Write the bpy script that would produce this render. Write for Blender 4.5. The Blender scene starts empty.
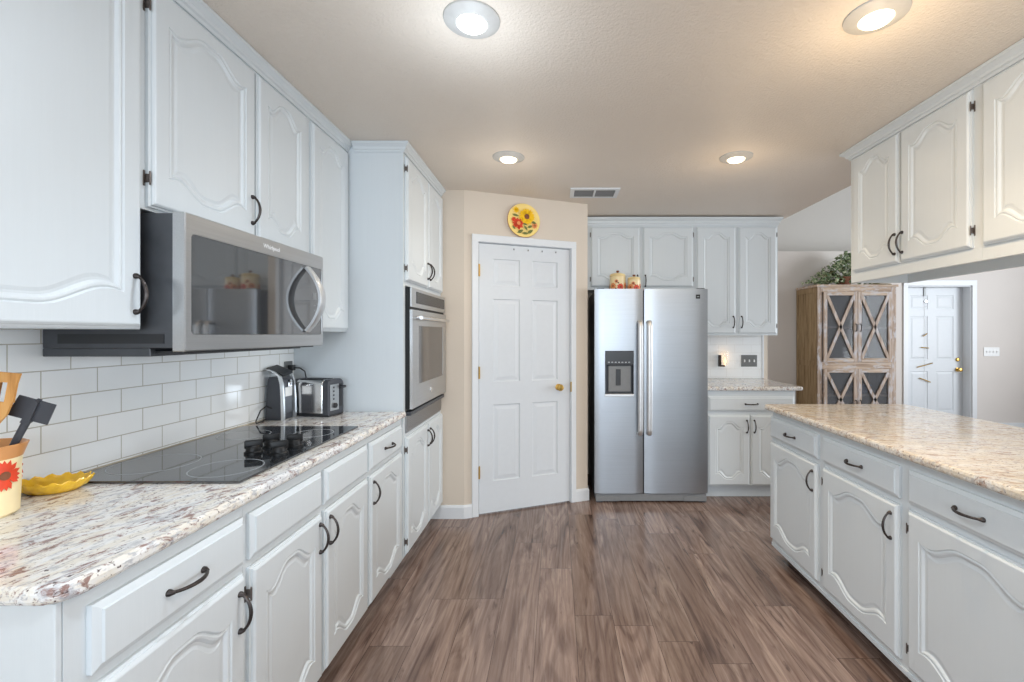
import bpy, bmesh, math, random
from mathutils import Vector, Matrix
random.seed(7)
sc = bpy.context.scene
COL = sc.collection
PI = math.pi

# ------------------------------------------------------------------ camera, world, lights, exposure
H = 1.352                                   # camera height; looks straight down +Y
cd = bpy.data.cameras.new('camera'); cam = bpy.data.objects.new('camera', cd); COL.objects.link(cam)
cam.location = (0, 0, H); cam.rotation_euler = (PI/2, 0, 0)
cd.sensor_width = 36; cd.lens = 16.0; cd.shift_x = -0.043; cd.shift_y = -0.0068; cd.clip_start = .02
sc.camera = cam
sc.view_settings.view_transform = 'Standard'; sc.view_settings.look = 'None'
sc.view_settings.gamma = 1.0; sc.view_settings.use_curve_mapping = False
sc.view_settings.exposure = 0.12

w = bpy.data.worlds.new('world'); sc.world = w; w.use_nodes = True
w.node_tree.nodes['Background'].inputs[0].default_value = (.86, .93, 1, 1)
w.node_tree.nodes['Background'].inputs[1].default_value = 1.0

def light(name, kind, loc, power, color, rot=(0, 0, 0), size=(1, 1), parent=None):
    l = bpy.data.lights.new(name, kind); o = bpy.data.objects.new(name, l); COL.objects.link(o)
    l.energy = power; l.color = color
    if kind == 'AREA': l.shape = 'RECTANGLE'; l.size, l.size_y = size
    elif kind in ('POINT', 'SPOT'): l.shadow_soft_size = size[0]
    o.location = loc; o.rotation_euler = rot
    if parent: o.parent = parent
    return o
# unseen area lights added as daylight fill, at the rear and dining openings
light('rear_daylight_fill', 'AREA', (.3, -2.92, 1.40), 105, (.76, .88, 1), (PI/2+.48, 0, 0), (3.0, 1.7))
light('dining_daylight_fill', 'AREA', (7.3, 2.6, 1.7), 245, (.88, .94, 1), (0, PI/2+.18, 0), (2.2, 4.2))

# ------------------------------------------------------------------ materials
def srgb(r, g, b):
    f = lambda c: (c/255/12.92 if c/255 <= .04045 else ((c/255+.055)/1.055)**2.4)
    return (f(r), f(g), f(b), 1)
class NT:
    def __init__(s, name):
        s.m = bpy.data.materials.new(name); s.m.use_nodes = True
        s.t = s.m.node_tree; s.b = s.t.nodes['Principled BSDF']
    def n(s, typ, **kw):
        x = s.t.nodes.new('ShaderNode'+typ)
        for k, v in kw.items(): setattr(x, k, v)
        return x
    def l(s, a, b): s.t.links.new(a, b)
    def geo(s): return s.n('NewGeometry').outputs['Position']
    def objc(s): return s.n('TexCoord').outputs['Object']
    def mapv(s, vec, scale=(1, 1, 1), rot=(0, 0, 0), loc=(0, 0, 0)):
        m = s.n('Mapping'); s.l(vec, m.inputs[0])
        m.inputs['Scale'].default_value = scale; m.inputs['Rotation'].default_value = rot; m.inputs['Location'].default_value = loc
        return m.outputs[0]
    def noise(s, vec, scale, detail=4, rough=.5, dist=0):
        x = s.n('TexNoise'); s.l(vec, x.inputs['Vector'])
        x.inputs['Scale'].default_value = scale; x.inputs['Detail'].default_value = detail
        x.inputs['Roughness'].default_value = rough; x.inputs['Distortion'].default_value = dist
        return x.outputs['Fac']
    def ramp(s, fac, stops, interp='LINEAR'):
        r = s.n('ValToRGB'); s.l(fac, r.inputs[0]); r.color_ramp.interpolation = interp
        e = r.color_ramp.elements
        while len(e) < len(stops): e.new(.5)
        for i, (p, c) in enumerate(stops): e[i].position = p; e[i].color = c
        return r.outputs[0]
    def mix(s, fac, a, b, mode='MIX'):
        x = s.n('Mix', data_type='RGBA', blend_type=mode)
        for k, v in ((0, fac), (6, a), (7, b)):
            if hasattr(v, 'is_linked'): s.l(v, x.inputs[k])
            else: x.inputs[k].default_value = v
        return x.outputs[2]
    def bump(s, height, strength=.2, dist=.01):
        x = s.n('Bump'); s.l(height, x.inputs['Height'])
        x.inputs['Strength'].default_value = strength; x.inputs['Distance'].default_value = dist
        s.l(x.outputs[0], s.b.inputs['Normal'])
    def set(s, col=None, rough=None, metal=None, spec=None, **kw):
        I = s.b.inputs
        if col is not None:
            if hasattr(col, 'is_linked'): s.l(col, I['Base Color'])
            else: I['Base Color'].default_value = col
        if rough is not None: I['Roughness'].default_value = rough
        if metal is not None: I['Metallic'].default_value = metal
        if spec is not None: I['Specular IOR Level'].default_value = spec
        for k, v in kw.items(): I[k].default_value = v
        return s
MAT = {}
def plain(name, col, rough=.5, metal=0, spec=.5, vary=.04, vs=30):
    t = NT(name); f = t.noise(t.objc(), vs, 3)
    d = tuple(max(0, c*(1-vary)) for c in col[:3])+(1,); u = tuple(min(1, c*(1+vary)) for c in col[:3])+(1,)
    t.set(t.ramp(f, [(.3, d), (.7, u)]), rough, metal, spec); MAT[name] = t.m; return t
def cab(name, col, rough=.34):
    t = NT(name); v = t.geo()
    g = t.noise(t.mapv(v, (70, 70, 3.5)), 1.0, 4, .6)
    t.set(t.ramp(g, [(.3, tuple(c*.985 for c in col[:3])+(1,)), (.7, col)]), rough, 0, .45)
    t.bump(g, .10, .004); MAT[name] = t.m
cab('cabinet_paint', (.665, .71, .735, 1))
plain('door_paint', (.655, .685, .715, 1), .4, vary=.01)
plain('trim_paint', (.72, .745, .77, 1), .4, vary=.01)
plain('lamp_trim', srgb(190, 189, 186), .5)
plain('hinge_bronze', srgb(104, 96, 92), .4, .6, vary=.25, vs=90)
plain('satin_silver', (.66, .67, .68, 1), .42, .85)
plain('knob_black', srgb(16, 16, 17), .45, 0, .35)
plain('bronze', srgb(66, 60, 58), .38, .75, vary=.3, vs=80)
plain('brass', srgb(206, 168, 92), .28, .9)
plain('black_plastic', srgb(34, 35, 38), .35)
plain('dark_plastic', srgb(62, 64, 70), .42)
plain('charcoal_case', srgb(72, 74, 78), .38, .2, vary=.15, vs=14)
plain('toe_kick', srgb(70, 62, 56), .6)
plain('white_plastic', srgb(235, 236, 236), .4, vary=.01)
plain('grey_plastic', srgb(128, 130, 132), .45)
plain('pewter', srgb(126, 128, 128), .42, .5)
plain('dark_slot', srgb(26, 27, 29), .6)
plain('glass_mark', srgb(165, 170, 174), .4)
plain('chrome', (.78, .79, .80, 1), .14, 1, vary=.02)
plain('caulk', srgb(205, 196, 178), .7)
def wallpaint(name, col, bs=90, st=.12, rough=.65):
    t = NT(name); v = t.geo(); f = t.noise(v, 2.2, 3)
    t.set(t.ramp(f, [(.3, tuple(c*.97 for c in col[:3])+(1,)), (.7, col)]), rough, 0, .3)
    t.bump(t.noise(v, bs, 4, .6), st, .006); MAT[name] = t.m
wallpaint('wall_beige', srgb(214, 202, 187))
wallpaint('wall_greige', srgb(212, 206, 201))
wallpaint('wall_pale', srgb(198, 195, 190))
wallpaint('ceiling_tan', srgb(230, 220, 208), 85, .7, .45)
wallpaint('wall_rear', srgb(214, 210, 204))
# stainless steel
def steel(name, col=(.50, .525, .55, 1), rough=.26, axis=2, wave=.0):
    t = NT(name); v = t.objc(); s = [240, 240, 240]; s[axis] = 2.2
    g = t.noise(t.mapv(v, tuple(s)), 1, 3)
    t.set(t.ramp(g, [(.3, tuple(c*.93 for c in col[:3])+(1,)), (.7, col)]), rough, 1)
    if wave:
        t.bump(t.noise(t.mapv(v, (1.1, 1.1, 2.4)), 1.6, 1), wave, .05)
    else: t.bump(g, .03, .002)
    MAT[name] = t.m
steel('stainless', (.43, .455, .485, 1), axis=0, wave=.06, rough=.38)
steel('stainless_plain', (.55, .555, .56, 1), .32, 1)
steel('stainless_shiny', (.72, .73, .74, 1), .16, 2)
steel('stainless_dark', (.42, .41, .41, 1), .35, 1)
def glossy(name, col, rough=.05, spec=.6):
    t = NT(name); f = t.noise(t.objc(), 5, 2)
    t.set(t.ramp(f, [(0, col), (1, tuple(c*1.15 for c in col[:3])+(1,))]), rough, 0, spec); MAT[name] = t.m; return t
glossy('ceramic_glass', (.016, .018, .021, 1), .05, 1.0).set(IOR=1.7)
glossy('oven_glass', (.05, .045, .042, 1), .08, 1.0).set(IOR=1.7)
glossy('microwave_glass', (.035, .037, .04, 1), .04, 1.0).set(IOR=1.85)
glossy('panel_black', (.03, .031, .034, 1), .25, .3)
# tiles
def tile(name, horiz, phase, zoff, grout=(182, 178, 166)):
    t = NT(name); sep = t.n('SeparateXYZ'); t.l(t.geo(), sep.inputs[0])
    cb = t.n('CombineXYZ'); t.l(sep.outputs[horiz], cb.inputs[0]); t.l(sep.outputs[2], cb.inputs[1])
    m = t.mapv(cb.outputs[0], loc=(-phase, -zoff, 0))
    b = t.n('TexBrick'); t.l(m, b.inputs['Vector'])
    b.offset = .5; b.squash = 1
    for k, v in (('Scale', 1), ('Mortar Size', .0016), ('Mortar Smooth', .25), ('Bias', 0), ('Brick Width', .158), ('Row Height', .0775)): b.inputs[k].default_value = v
    b.inputs['Color1'].default_value = (.88, .90, .905, 1); b.inputs['Color2'].default_value = (.85, .875, .88, 1)
    b.inputs['Mortar'].default_value = srgb(*grout)
    t.set(b.outputs['Color'], .1, 0, .55)
    inv = t.n('Math', operation='SUBTRACT'); inv.inputs[0].default_value = 1; t.l(b.outputs['Fac'], inv.inputs[1])
    t.bump(inv.outputs[0], .5, .0015); MAT[name] = t.m
tile('subway_tile', 1, 1.282, .937)
tile('subway_tile_back', 0, 1.25, .937, (222, 222, 220))
# granite
def granite(name, base, mid, blot, dark, ang, gold):
    t = NT(name); v0 = t.geo(); v = t.mapv(v0, rot=(0, 0, ang))
    flow = t.mapv(v, (2.0, 6.0, 6.0))
    a = t.noise(flow, 2.6, 8, .62, 1.0)
    c = t.ramp(a, [(.30, mid), (.44, base), (.56, gold), (.66, base), (.8, mid)])
    b1 = t.noise(t.mapv(v, (8, 17, 17)), 2.5, 8, .72, .8)
    m1 = t.ramp(b1, [(.53, (0, 0, 0, 1)), (.60, (.9, .9, .9, 1))])
    c = t.mix(m1, c, blot)
    b2 = t.noise(t.mapv(v0, (1, 1, 1), (0, 0, 0), (3, 1, 2)), 95, 4, .6)
    m2 = t.ramp(b2, [(.60, (0, 0, 0, 1)), (.67, (1, 1, 1, 1))])
    c = t.mix(m2, c, dark)
    b3 = t.noise(t.mapv(v, (10, 26, 26), (0, 0, 0), (7, 2, 1)), 3.0, 6, .7)
    m3 = t.ramp(b3, [(.53, (0, 0, 0, 1)), (.62, (.8, .8, .8, 1))])
    c = t.mix(m3, c, mid)
    t.set(c, .10, 0, .55); MAT[name] = t.m
granite('granite', srgb(233, 233, 232), srgb(172, 173, 178), srgb(134, 98, 88), srgb(80, 55, 52), -1.35, srgb(226, 219, 206))
granite('granite_warm_lit', srgb(224, 220, 213), srgb(172, 166, 161), srgb(160, 132, 114), srgb(80, 62, 56), .25, srgb(208, 195, 174))  # same stone as the left counter, warm lamplight mixed into its colours
# floor
def floor_mat():
    t = NT('plank_floor'); v = t.geo(); sep = t.n('SeparateXYZ'); t.l(v, sep.inputs[0])
    def mt(op, a, b=None):
        x = t.n('Math', operation=op)
        for k, q in enumerate((a, b)):
            if q is None: continue
            if hasattr(q, 'is_linked'): t.l(q, x.inputs[k])
            else: x.inputs[k].default_value = q
        return x.outputs[0]
    PW, PL = .18, 1.22
    xs = mt('DIVIDE', mt('ADD', sep.outputs[0], 20.07), PW); row = mt('FLOOR', xs); fx = mt('FRACT', xs)
    wn = t.n('TexWhiteNoise', noise_dimensions='1D'); t.l(row, wn.inputs['W'])
    ys = mt('ADD', mt('DIVIDE', mt('ADD', sep.outputs[1], 20.0), PL), mt('MULTIPLY', wn.outputs['Value'], 7.0)); cell = mt('FLOOR', ys); fy = mt('FRACT', ys)
    cb = t.n('CombineXYZ'); t.l(row, cb.inputs[0]); t.l(cell, cb.inputs[1])
    w2 = t.n('TexWhiteNoise', noise_dimensions='2D'); t.l(cb.outputs[0], w2.inputs['Vector'])
    rv = w2.outputs['Color']; r1 = w2.outputs['Value']
    ex = mt('MULTIPLY', mt('MINIMUM', fx, mt('SUBTRACT', 1.0, fx)), PW); ey = mt('MULTIPLY', mt('MINIMUM', fy, mt('SUBTRACT', 1.0, fy)), PL)
    seam = mt('LESS_THAN', mt('MINIMUM', ex, ey), .0011)
    sc_ = t.n('VectorMath', operation='SCALE'); t.l(rv, sc_.inputs[0]); sc_.inputs['Scale'].default_value = 17.0
    add = t.n('VectorMath', operation='ADD'); t.l(v, add.inputs[0]); t.l(sc_.outputs[0], add.inputs[1]); p = add.outputs[0]
    g = t.noise(t.mapv(p, (5.0, .65, 1)), 1.5, 8, .56, 1.2)
    f = t.noise(t.mapv(p, (40, 1.6, 1)), 1.5, 8, .68, .4)
    cf = t.noise(t.mapv(p, (4.2, .42, 1)), 1.0, 2, .45, .3); ring = mt('ADD', mt('MULTIPLY', mt('SINE', mt('MULTIPLY', cf, 95.0)), .5), .5)
    k = t.noise(t.mapv(p, (16, 2.2, 1)), 1.6, 5, .6, 1.2)
    c = t.ramp(g, [(.30, srgb(60, 43, 38)), (.41, srgb(104, 82, 71)), (.49, srgb(142, 120, 108)), (.56, srgb(110, 87, 76)), (.64, srgb(164, 144, 131)), (.76, srgb(116, 92, 80))])
    c = t.mix(.30, c, t.ramp(ring, [(.05, srgb(78, 57, 49)), (.5, srgb(158, 136, 123))]))
    c = t.mix(.20, c, t.ramp(f, [(.36, srgb(58, 43, 39)), (.5, srgb(124, 104, 95)), (.64, srgb(190, 172, 161))]))
    c = t.mix(t.ramp(k, [(.60, (0, 0, 0, 1)), (.72, (.75, .75, .75, 1))]), c, srgb(58, 42, 38))
    c = t.mix(1.0, c, t.ramp(r1, [(0, (.76, .74, .73, 1)), (.5, (.94, .93, .93, 1)), (1, (1.08, 1.08, 1.09, 1))]), 'MULTIPLY')
    c = t.mix(seam, c, srgb(66, 52, 47))
    t.set(c, .20, 0, .62)
    t.bump(f, .08, .003); MAT['plank_floor'] = t.m
floor_mat()
# woods, decor
def wood(name, c1, c2, c3, axis=2, sc1=26, rough=.65, patch=None):
    t = NT(name); v = t.objc(); s = [sc1]*3; s[axis] = 1.8
    g = t.noise(t.mapv(v, tuple(s)), 1.4, 7, .65, .5)
    c = t.ramp(g, [(.3, c1), (.5, c2), (.72, c3)])
    if patch:
        s2 = [16]*3; s2[axis] = 5
        k = t.noise(t.mapv(v, tuple(s2)), 1.2, 6, .7)
        c = t.mix(t.ramp(k, [(.5, (0, 0, 0, 1)), (.6, (1, 1, 1, 1))]), c, patch)
    t.set(c, rough, 0, .3); t.bump(g, .2, .004); MAT[name] = t.m
wood('hutch_front', srgb(118, 98, 84), srgb(172, 152, 136), srgb(202, 188, 176), 2, 30, .7, srgb(188, 184, 186))
wood('hutch_rail', srgb(124, 102, 86), srgb(180, 158, 138), srgb(206, 190, 174), 0, 30, .7, srgb(190, 185, 184))
wood('hutch_side', srgb(112, 92, 68), srgb(150, 128, 98), srgb(176, 156, 126), 2, 22, .75)
wood('spatula_wood', srgb(176, 116, 56), srgb(206, 148, 82), srgb(220, 168, 104), 2, 30, .55)
wood('twig', srgb(70, 62, 40), srgb(108, 96, 60), srgb(150, 132, 90), 0, 40, .8)
def clear_glass(name, tint, alpha):
    t = NT(name); f = t.noise(t.objc(), 8, 2)
    t.set(t.ramp(f, [(0, tint), (1, tint)]), .06, 0, .4, Alpha=alpha); MAT[name] = t.m
clear_glass('hutch_glass', srgb(112, 114, 118), .40)
clear_glass('clear_glass', srgb(235, 236, 232), .22)
plain('hutch_inside', srgb(134, 130, 128), .8)
plain('terracotta', srgb(120, 74, 52), .8)
def leafmat():
    t = NT('ivy_leaf'); f = t.noise(t.objc(), 26, 3)
    t.set(t.ramp(f, [(.3, srgb(60, 84, 54)), (.45, srgb(104, 130, 92)), (.56, srgb(172, 184, 148)), (.68, srgb(222, 222, 196))]), .55); MAT['ivy_leaf'] = t.m
leafmat()
plain('cream_ceramic', srgb(238, 214, 158), .3, vary=.05)
plain('crock_cream', srgb(250, 228, 180), .3, vary=.06, vs=9)
plain('crock_rim', srgb(214, 150, 92), .35)
plain('yellow_ceramic', srgb(252, 196, 58), .25, vary=.16, vs=40)
plain('petal_yellow', srgb(255, 196, 20), .4, vary=.1)
plain('petal_red', srgb(222, 70, 36), .4, vary=.14)
plain('petal_orange', srgb(236, 150, 92), .4)
plain('flower_centre', srgb(124, 70, 40), .5, vary=.2)
plain('leaf_paint', srgb(112, 118, 60), .45, vary=.2)
plain('plate_cream', srgb(252, 220, 136), .25, vary=.08, vs=10)
plain('plate_edge', srgb(196, 120, 50), .35)
plain('blue_ceramic', srgb(92, 112, 160), .3)
def emit(name, col, st):
    t = NT(name); t.set(col, .4); t.b.inputs['Emission Color'].default_value = col; t.b.inputs['Emission Strength'].default_value = st; MAT[name] = t.m
emit('lens_cool', (.93, .96, 1, 1), 4)
emit('lens_warm', (1, .86, .62, 1), 3)
emit('flame_bulb', (1, .62, .28, 1), 2.2)

# ------------------------------------------------------------------ helpers
def idm(u, d, z): return (u, d, z)
class B:
    def __init__(s): s.bm = bmesh.new()
    def box(s, x0, x1, y0, y1, z0, z1, bev=0, M=idm):
        vs = [s.bm.verts.new(M(x, y, z)) for z in (z0, z1) for y in (y0, y1) for x in (x0, x1)]
        fs = [s.bm.faces.new([vs[i] for i in q]) for q in ((0, 2, 3, 1), (4, 5, 7, 6), (0, 1, 5, 4), (1, 3, 7, 5), (3, 2, 6, 7), (2, 0, 4, 6))]
        if bev:
            es = list({e for f in fs for e in f.edges})
            bmesh.ops.bevel(s.bm, geom=es, offset=bev, segments=2, profile=.5, affect='EDGES')
        return s
    def hexa(s, pts):
        vs = [s.bm.verts.new(p) for p in pts]
        for q in ((0, 2, 3, 1), (4, 5, 7, 6), (0, 1, 5, 4), (1, 3, 7, 5), (3, 2, 6, 7), (2, 0, 4, 6)): s.bm.faces.new([vs[i] for i in q])
        return s
    def loops(s, loops, cap0=True, cap1=True, closed=True):
        R = [[s.bm.verts.new(p) for p in L] for L in loops]; n = len(R[0])
        for a, b in zip(R, R[1:]):
            for i in range(n if closed else n-1):
                j = (i+1) % n
                s.bm.faces.new((a[i], a[j], b[j], b[i]))
        if cap0: s.bm.faces.new(R[0])
        if cap1: s.bm.faces.new(R[-1])
        return R
    def tube(s, pts, rad, n=10, M=idm, cap=True):
        P = [Vector(M(*p)) for p in pts]
        if not isinstance(rad, (list, tuple)): rad = [rad]*len(P)
        up = None; L = []
        for i, p in enumerate(P):
            d = (P[min(i+1, len(P)-1)]-P[max(i-1, 0)]).normalized()
            if up is None: up = d.orthogonal().normalized()
            up = (up-d*up.dot(d)).normalized(); sd = d.cross(up)
            L.append([p+(up*math.cos(2*PI*k/n)+sd*math.sin(2*PI*k/n))*rad[i] for k in range(n)])
        s.loops(L, cap, cap); return s
    def lathe(s, prof, c=(0, 0, 0), n=28, axis='z', sx=1, sy=1, cap=True):
        L = []
        for r, z in prof:
            ring = []
            for k in range(n):
                a = 2*PI*k/n; x, y = r*math.cos(a)*sx, r*math.sin(a)*sy
                p = {'z': (x, y, z), 'y': (x, z, y), 'x': (z, x, y)}[axis]
                ring.append((c[0]+p[0], c[1]+p[1], c[2]+p[2]))
            L.append(ring)
        s.loops(L, cap, cap); return s
    def prism(s, poly, y0, y1, M=idm):
        s.loops([[M(x, y0, z) for x, z in poly], [M(x, y1, z) for x, z in poly]]); return s
    def sweep(s, path, prof, close=False):
        # path: plan points; prof: (out, z), out = to the right of the travel direction
        P = [Vector(p) for p in path]; L = []
        for i, p in enumerate(P):
            ds = []
            if i > 0: ds.append((P[i]-P[i-1]).normalized())
            if i < len(P)-1: ds.append((P[i+1]-P[i]).normalized())
            ns = [Vector((d.y, -d.x)) for d in ds]
            m = sum(ns, Vector((0, 0))).normalized(); k = 1/max(.3, m.dot(ns[0]))
            L.append([(p.x+m.x*o*k, p.y+m.y*o*k, z) for o, z in prof])
        s.loops(L); return s
    def make(s, name, mat, parent=None, smooth=False, angle=None):
        bmesh.ops.recalc_face_normals(s.bm, faces=s.bm.faces)
        off = Vector((0, 0, 0)); p = parent; rot = False
        if parent is not None:
            q = parent
            while q is not None:
                if q.get('local'): rot = True
                off += q.location; q = q.parent
            if not rot: bmesh.ops.translate(s.bm, verts=s.bm.verts, vec=-off)
        me = bpy.data.meshes.new(name); s.bm.to_mesh(me); s.bm.free()
        if smooth:
            for f in me.polygons: f.use_smooth = True
            try: me.set_sharp_from_angle(angle=math.radians(angle or 40))
            except Exception: pass
        for m in (mat if isinstance(mat, (list, tuple)) else [mat]): me.materials.append(MAT[m])
        o = bpy.data.objects.new(name, me); COL.objects.link(o); o.parent = parent
        return o
def tag(o, label=None, cat=None, group=None, kind=None):
    if label: o['label'] = label
    if cat: o['category'] = cat
    if group: o['group'] = group
    if kind: o['kind'] = kind
    return o
def thing(name, loc, label, cat, group=None, rot=None):
    o = bpy.data.objects.new(name, None); COL.objects.link(o); o.location = loc; o.empty_display_size = .1
    if rot is not None: o.rotation_euler = (0, 0, rot); o['local'] = 1
    return tag(o, label, cat, group)
def struct(o): o['kind'] = 'structure'; return o
def spar(o): # strip helper flag when finished
    if 'local' in o: del o['local']

# ------------------------------------------------------------------ measures
CE = 2.41                         # kitchen ceiling
WL = -1.46                        # left wall
C1 = Vector((-.675, 3.34)); C2 = Vector((.257, 3.712)); DD = (C2-C1).normalized()   # pantry corner wall
BW = 4.40                         # back wall
FW = 6.42                         # far dining wall

# ------------------------------------------------------------------ room shell
b = B(); b.box(WL-.12, 7.6, -3.1, 7.1, -.06, 0); struct(b.make('floor', 'plank_floor'))
b = B(); b.box(WL-.12, 2.1, -3.1, BW+.12, CE, CE+.16); struct(b.make('ceiling', 'ceiling_tan'))
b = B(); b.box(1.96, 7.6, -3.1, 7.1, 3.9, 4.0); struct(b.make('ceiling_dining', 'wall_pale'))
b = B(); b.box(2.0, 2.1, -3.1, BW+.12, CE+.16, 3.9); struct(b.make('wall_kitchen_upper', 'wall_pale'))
b = B(); b.box(WL-.12, WL, -3.1, 3.34, 0, CE); struct(b.make('wall_left', 'wall_beige'))
b = B(); b.box(WL-.12, C1.x, 3.34, 3.46, 0, CE); struct(b.make('wall_pantry_side', 'wall_beige'))
b = B(); b.box(C2.x-.10, 2.045, BW, BW+.12, 0, CE); struct(b.make('wall_back', 'wall_beige'))
b = B(); b.box(C2.x-.12, C2.x, 3.73, BW, 0, CE); struct(b.make('wall_fridge_side', 'wall_beige'))
b = B(); b.box(1.9, 2.02, BW+.12, FW, 0, 3.9); struct(b.make('wall_dining_left', 'wall_beige'))
# pantry diagonal wall with a door opening
NO = Vector((-DD.y, DD.x))        # away from the camera
def pw(t, d, z):
    p = C1+DD*t+NO*d; return (p.x, p.y, z)
LEN = (C2-C1).length
T0, T1, DH = .1114, .8485, 2.03   # door leaf
b = B()
b.box(0, T0-.012, 0, .11, 0, CE, M=pw); b.box(T1+.012, LEN, 0, .11, 0, CE, M=pw); b.box(T0-.012, T1+.012, 0, .11, DH+.012, CE, M=pw)
struct(b.make('wall_pantry', 'wall_beige'))
b = B()
b.box(T0-.055, T0-.006, -.016, .0, 0, DH+.06, .004, pw); b.box(T1+.006, T1+.048, -.016, .0, 0, DH+.06, .004, pw)
b.box(T0-.055, T1+.048, -.018, .0, DH+.006, DH+.062, .004, pw)
b.box(T0-.012, T0-.003, .0, .10, 0, DH+.004, 0, pw); b.box(T1+.003, T1+.012, .0, .10, 0, DH+.004, 0, pw); b.box(T0-.012, T1+.012, .0, .10, DH+.004, DH+.012, 0, pw)
struct(b.make('trim_1', 'trim_paint'))

def panel_door(bd, M, u0, u1, z0, z1, T, panels, mold=.02, dep=.007):
    """slab door, front at d = 0 and facing -d, with raised panels cut into it"""
    us = sorted({u0, u1} | {p[0] for p in panels} | {p[1] for p in panels})
    zs = sorted({z0, z1} | {p[2] for p in panels} | {p[3] for p in panels})
    for i in range(len(us)-1):
        for j in range(len(zs)-1):
            a, c, e, f = us[i], us[i+1], zs[j], zs[j+1]
            if any(abs(p[0]-a) < 1e-6 and abs(p[1]-c) < 1e-6 and p[2] <= e+1e-6 and p[3] >= f-1e-6 for p in panels): continue
            bd.bm.faces.new([bd.bm.verts.new(M(*q)) for q in ((a, 0, e), (c, 0, e), (c, 0, f), (a, 0, f))])
    for p in panels:
        def ring(i, d): return [M(x, d, z) for x, z in ((p[0]+i, p[2]+i), (p[1]-i, p[2]+i), (p[1]-i, p[3]-i), (p[0]+i, p[3]-i))]
        bd.loops([ring(0, 0), ring(.004, dep), ring(mold*.7, dep), ring(mold*1.9, dep*.3)], False, True)
    q = [(u0, z0), (u1, z0), (u1, z1), (u0, z1)]
    bd.loops([[M(x, 0, z) for x, z in q], [M(x, T, z) for x, z in q]], False, True)
def six(u0, u1, zb, zt):
    W = u1-u0; s = W*.145; m = W*.135; pw_ = (W-2*s-m)/2
    H_ = zt-zb; zz = [(.245*.5, .245*.5+.27), (.47, .80), (.845, .945)]
    zz = [(.115, .40), (.485, .795), (.845, .945)]
    return [(u0+s+k*(pw_+m), u0+s+k*(pw_+m)+pw_, zb+H_*a, zb+H_*c) for k in (0, 1) for a, c in zz]
pd = thing('door_1', pw((T0+T1)/2, .02, 0), None, None); struct(pd)
b = B(); M2 = lambda u, d, z: pw(u, d+.006, z)
panel_door(b, M2, T0+.001, T1-.001, .012, DH-.002, .035, six(T0, T1, .012, DH))
lf = b.make('door_leaf', 'door_paint', pd)
b = B()
kp = Vector(pw(T1-.100, .006, .93)); nv = Vector((-NO.x, -NO.y, 0))
b.tube([kp, kp+nv*.008, kp+nv*.012, kp+nv*.03, kp+nv*.036, kp+nv*.05, kp+nv*.062, kp+nv*.066], [.026, .026, .011, .011, .018, .027, .022, .004], 18)
b.make('door_knob', 'brass', pd, True)
b = B(); b.box(T1-.003, T1+.006, -.019, -.012, .89, .97, 0, pw); b.make('strike_plate', 'brass', pd)
for z in (.28, 1.02, 1.78):
    b = B(); b.tube([(T0-.004, -.018, z), (T0-.004, -.018, z+.09)], .0055, 8, pw); b.box(T0-.006, T0+.004, -.017, 0.006, z, z+.09, 0, pw); b.make('hinge', 'brass', pd)
for k in range(4):
    b = B(); u = T0+.27+k*.115; b.box(u-.004, u+.004, .0, .006, DH-.036, DH-.024, .001, pw); b.make('hook_stub', 'pewter', pd)
# baseboards
BP = [(0, 0), (.013, 0), (.013, .082), (.008, .094), (0, .098)]
b = B(); a0 = pw(T0-.055, 0, 0)
b.sweep([(-.915, 3.34), (C1.x, C1.y), (a0[0], a0[1])], BP); struct(b.make('baseboard_pantry_left', 'trim_paint'))
b = B(); a0 = pw(T1+.048, 0, 0); b.sweep([(a0[0], a0[1]), (C2.x, C2.y), (C2.x, 3.80)], BP); struct(b.make('baseboard_pantry_right', 'trim_paint'))
# far dining wall, with a deep entry door; upper wall set back above a ledge
DX0, DX1, DZ = 4.955, 5.86, 2.035
b = B(); b.box(1.9, DX0, FW, FW+.5, 0, 2.52); b.box(DX1, 7.6, FW, FW+.5, 0, 2.52); b.box(DX0, DX1, FW, FW+.5, DZ, 2.52)
struct(b.make('wall_far', 'wall_greige'))
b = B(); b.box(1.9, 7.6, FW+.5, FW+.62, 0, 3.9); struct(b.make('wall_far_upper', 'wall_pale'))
b = B()
b.box(DX0-.065, DX0, FW-.018, FW, 0, DZ+.07, .004); b.box(DX1, DX1+.065, FW-.018, FW, 0, DZ+.07, .004); b.box(DX0-.065, DX1+.065, FW-.02, FW, DZ, DZ+.075, .004)
b.box(DX1-.012, DX1, FW, FW+.2, 0, DZ, 0); b.box(DX0, DX0+.012, FW, FW+.2, 0, DZ); b.box(DX0, DX1, FW, FW+.2, DZ-.012, DZ)
struct(b.make('trim_2', 'trim_paint'))
ed = thing('door_2', ((DX0+DX1)/2, FW+.14, 0), None, None); struct(ed)
b = B(); M3 = lambda u, d, z: (u, FW+.13+d, z)
panel_door(b, M3, DX0+.014, DX1-.014, .012, DZ-.014, .04, six(DX0+.014, DX1-.014, .012, DZ-.014)); b.make('door_leaf', 'door_paint', ed)
for z, nm, r in ((.985, 'deadbolt', .028), (.84, 'door_knob', .03)):
    b = B(); b.lathe([(r, 0), (r, -.01), (.014, -.014), (.014, -.034), (r*.9, -.045), (r*.8, -.065), (.004, -.07)] if nm == 'door_knob' else [(r, 0), (r, -.012), (r*.7, -.022), (.003, -.024)], (DX1-.085, FW+.13, z), 18, 'y'); b.make(nm, 'brass', ed, True)
b = B(); b.box(6.0, 7.6, FW-.013, FW, 0, .1); b.box(1.9+.12, 3.3, FW-.013, FW, 0, .1); struct(b.make('baseboard_far', 'trim_paint'))
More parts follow.
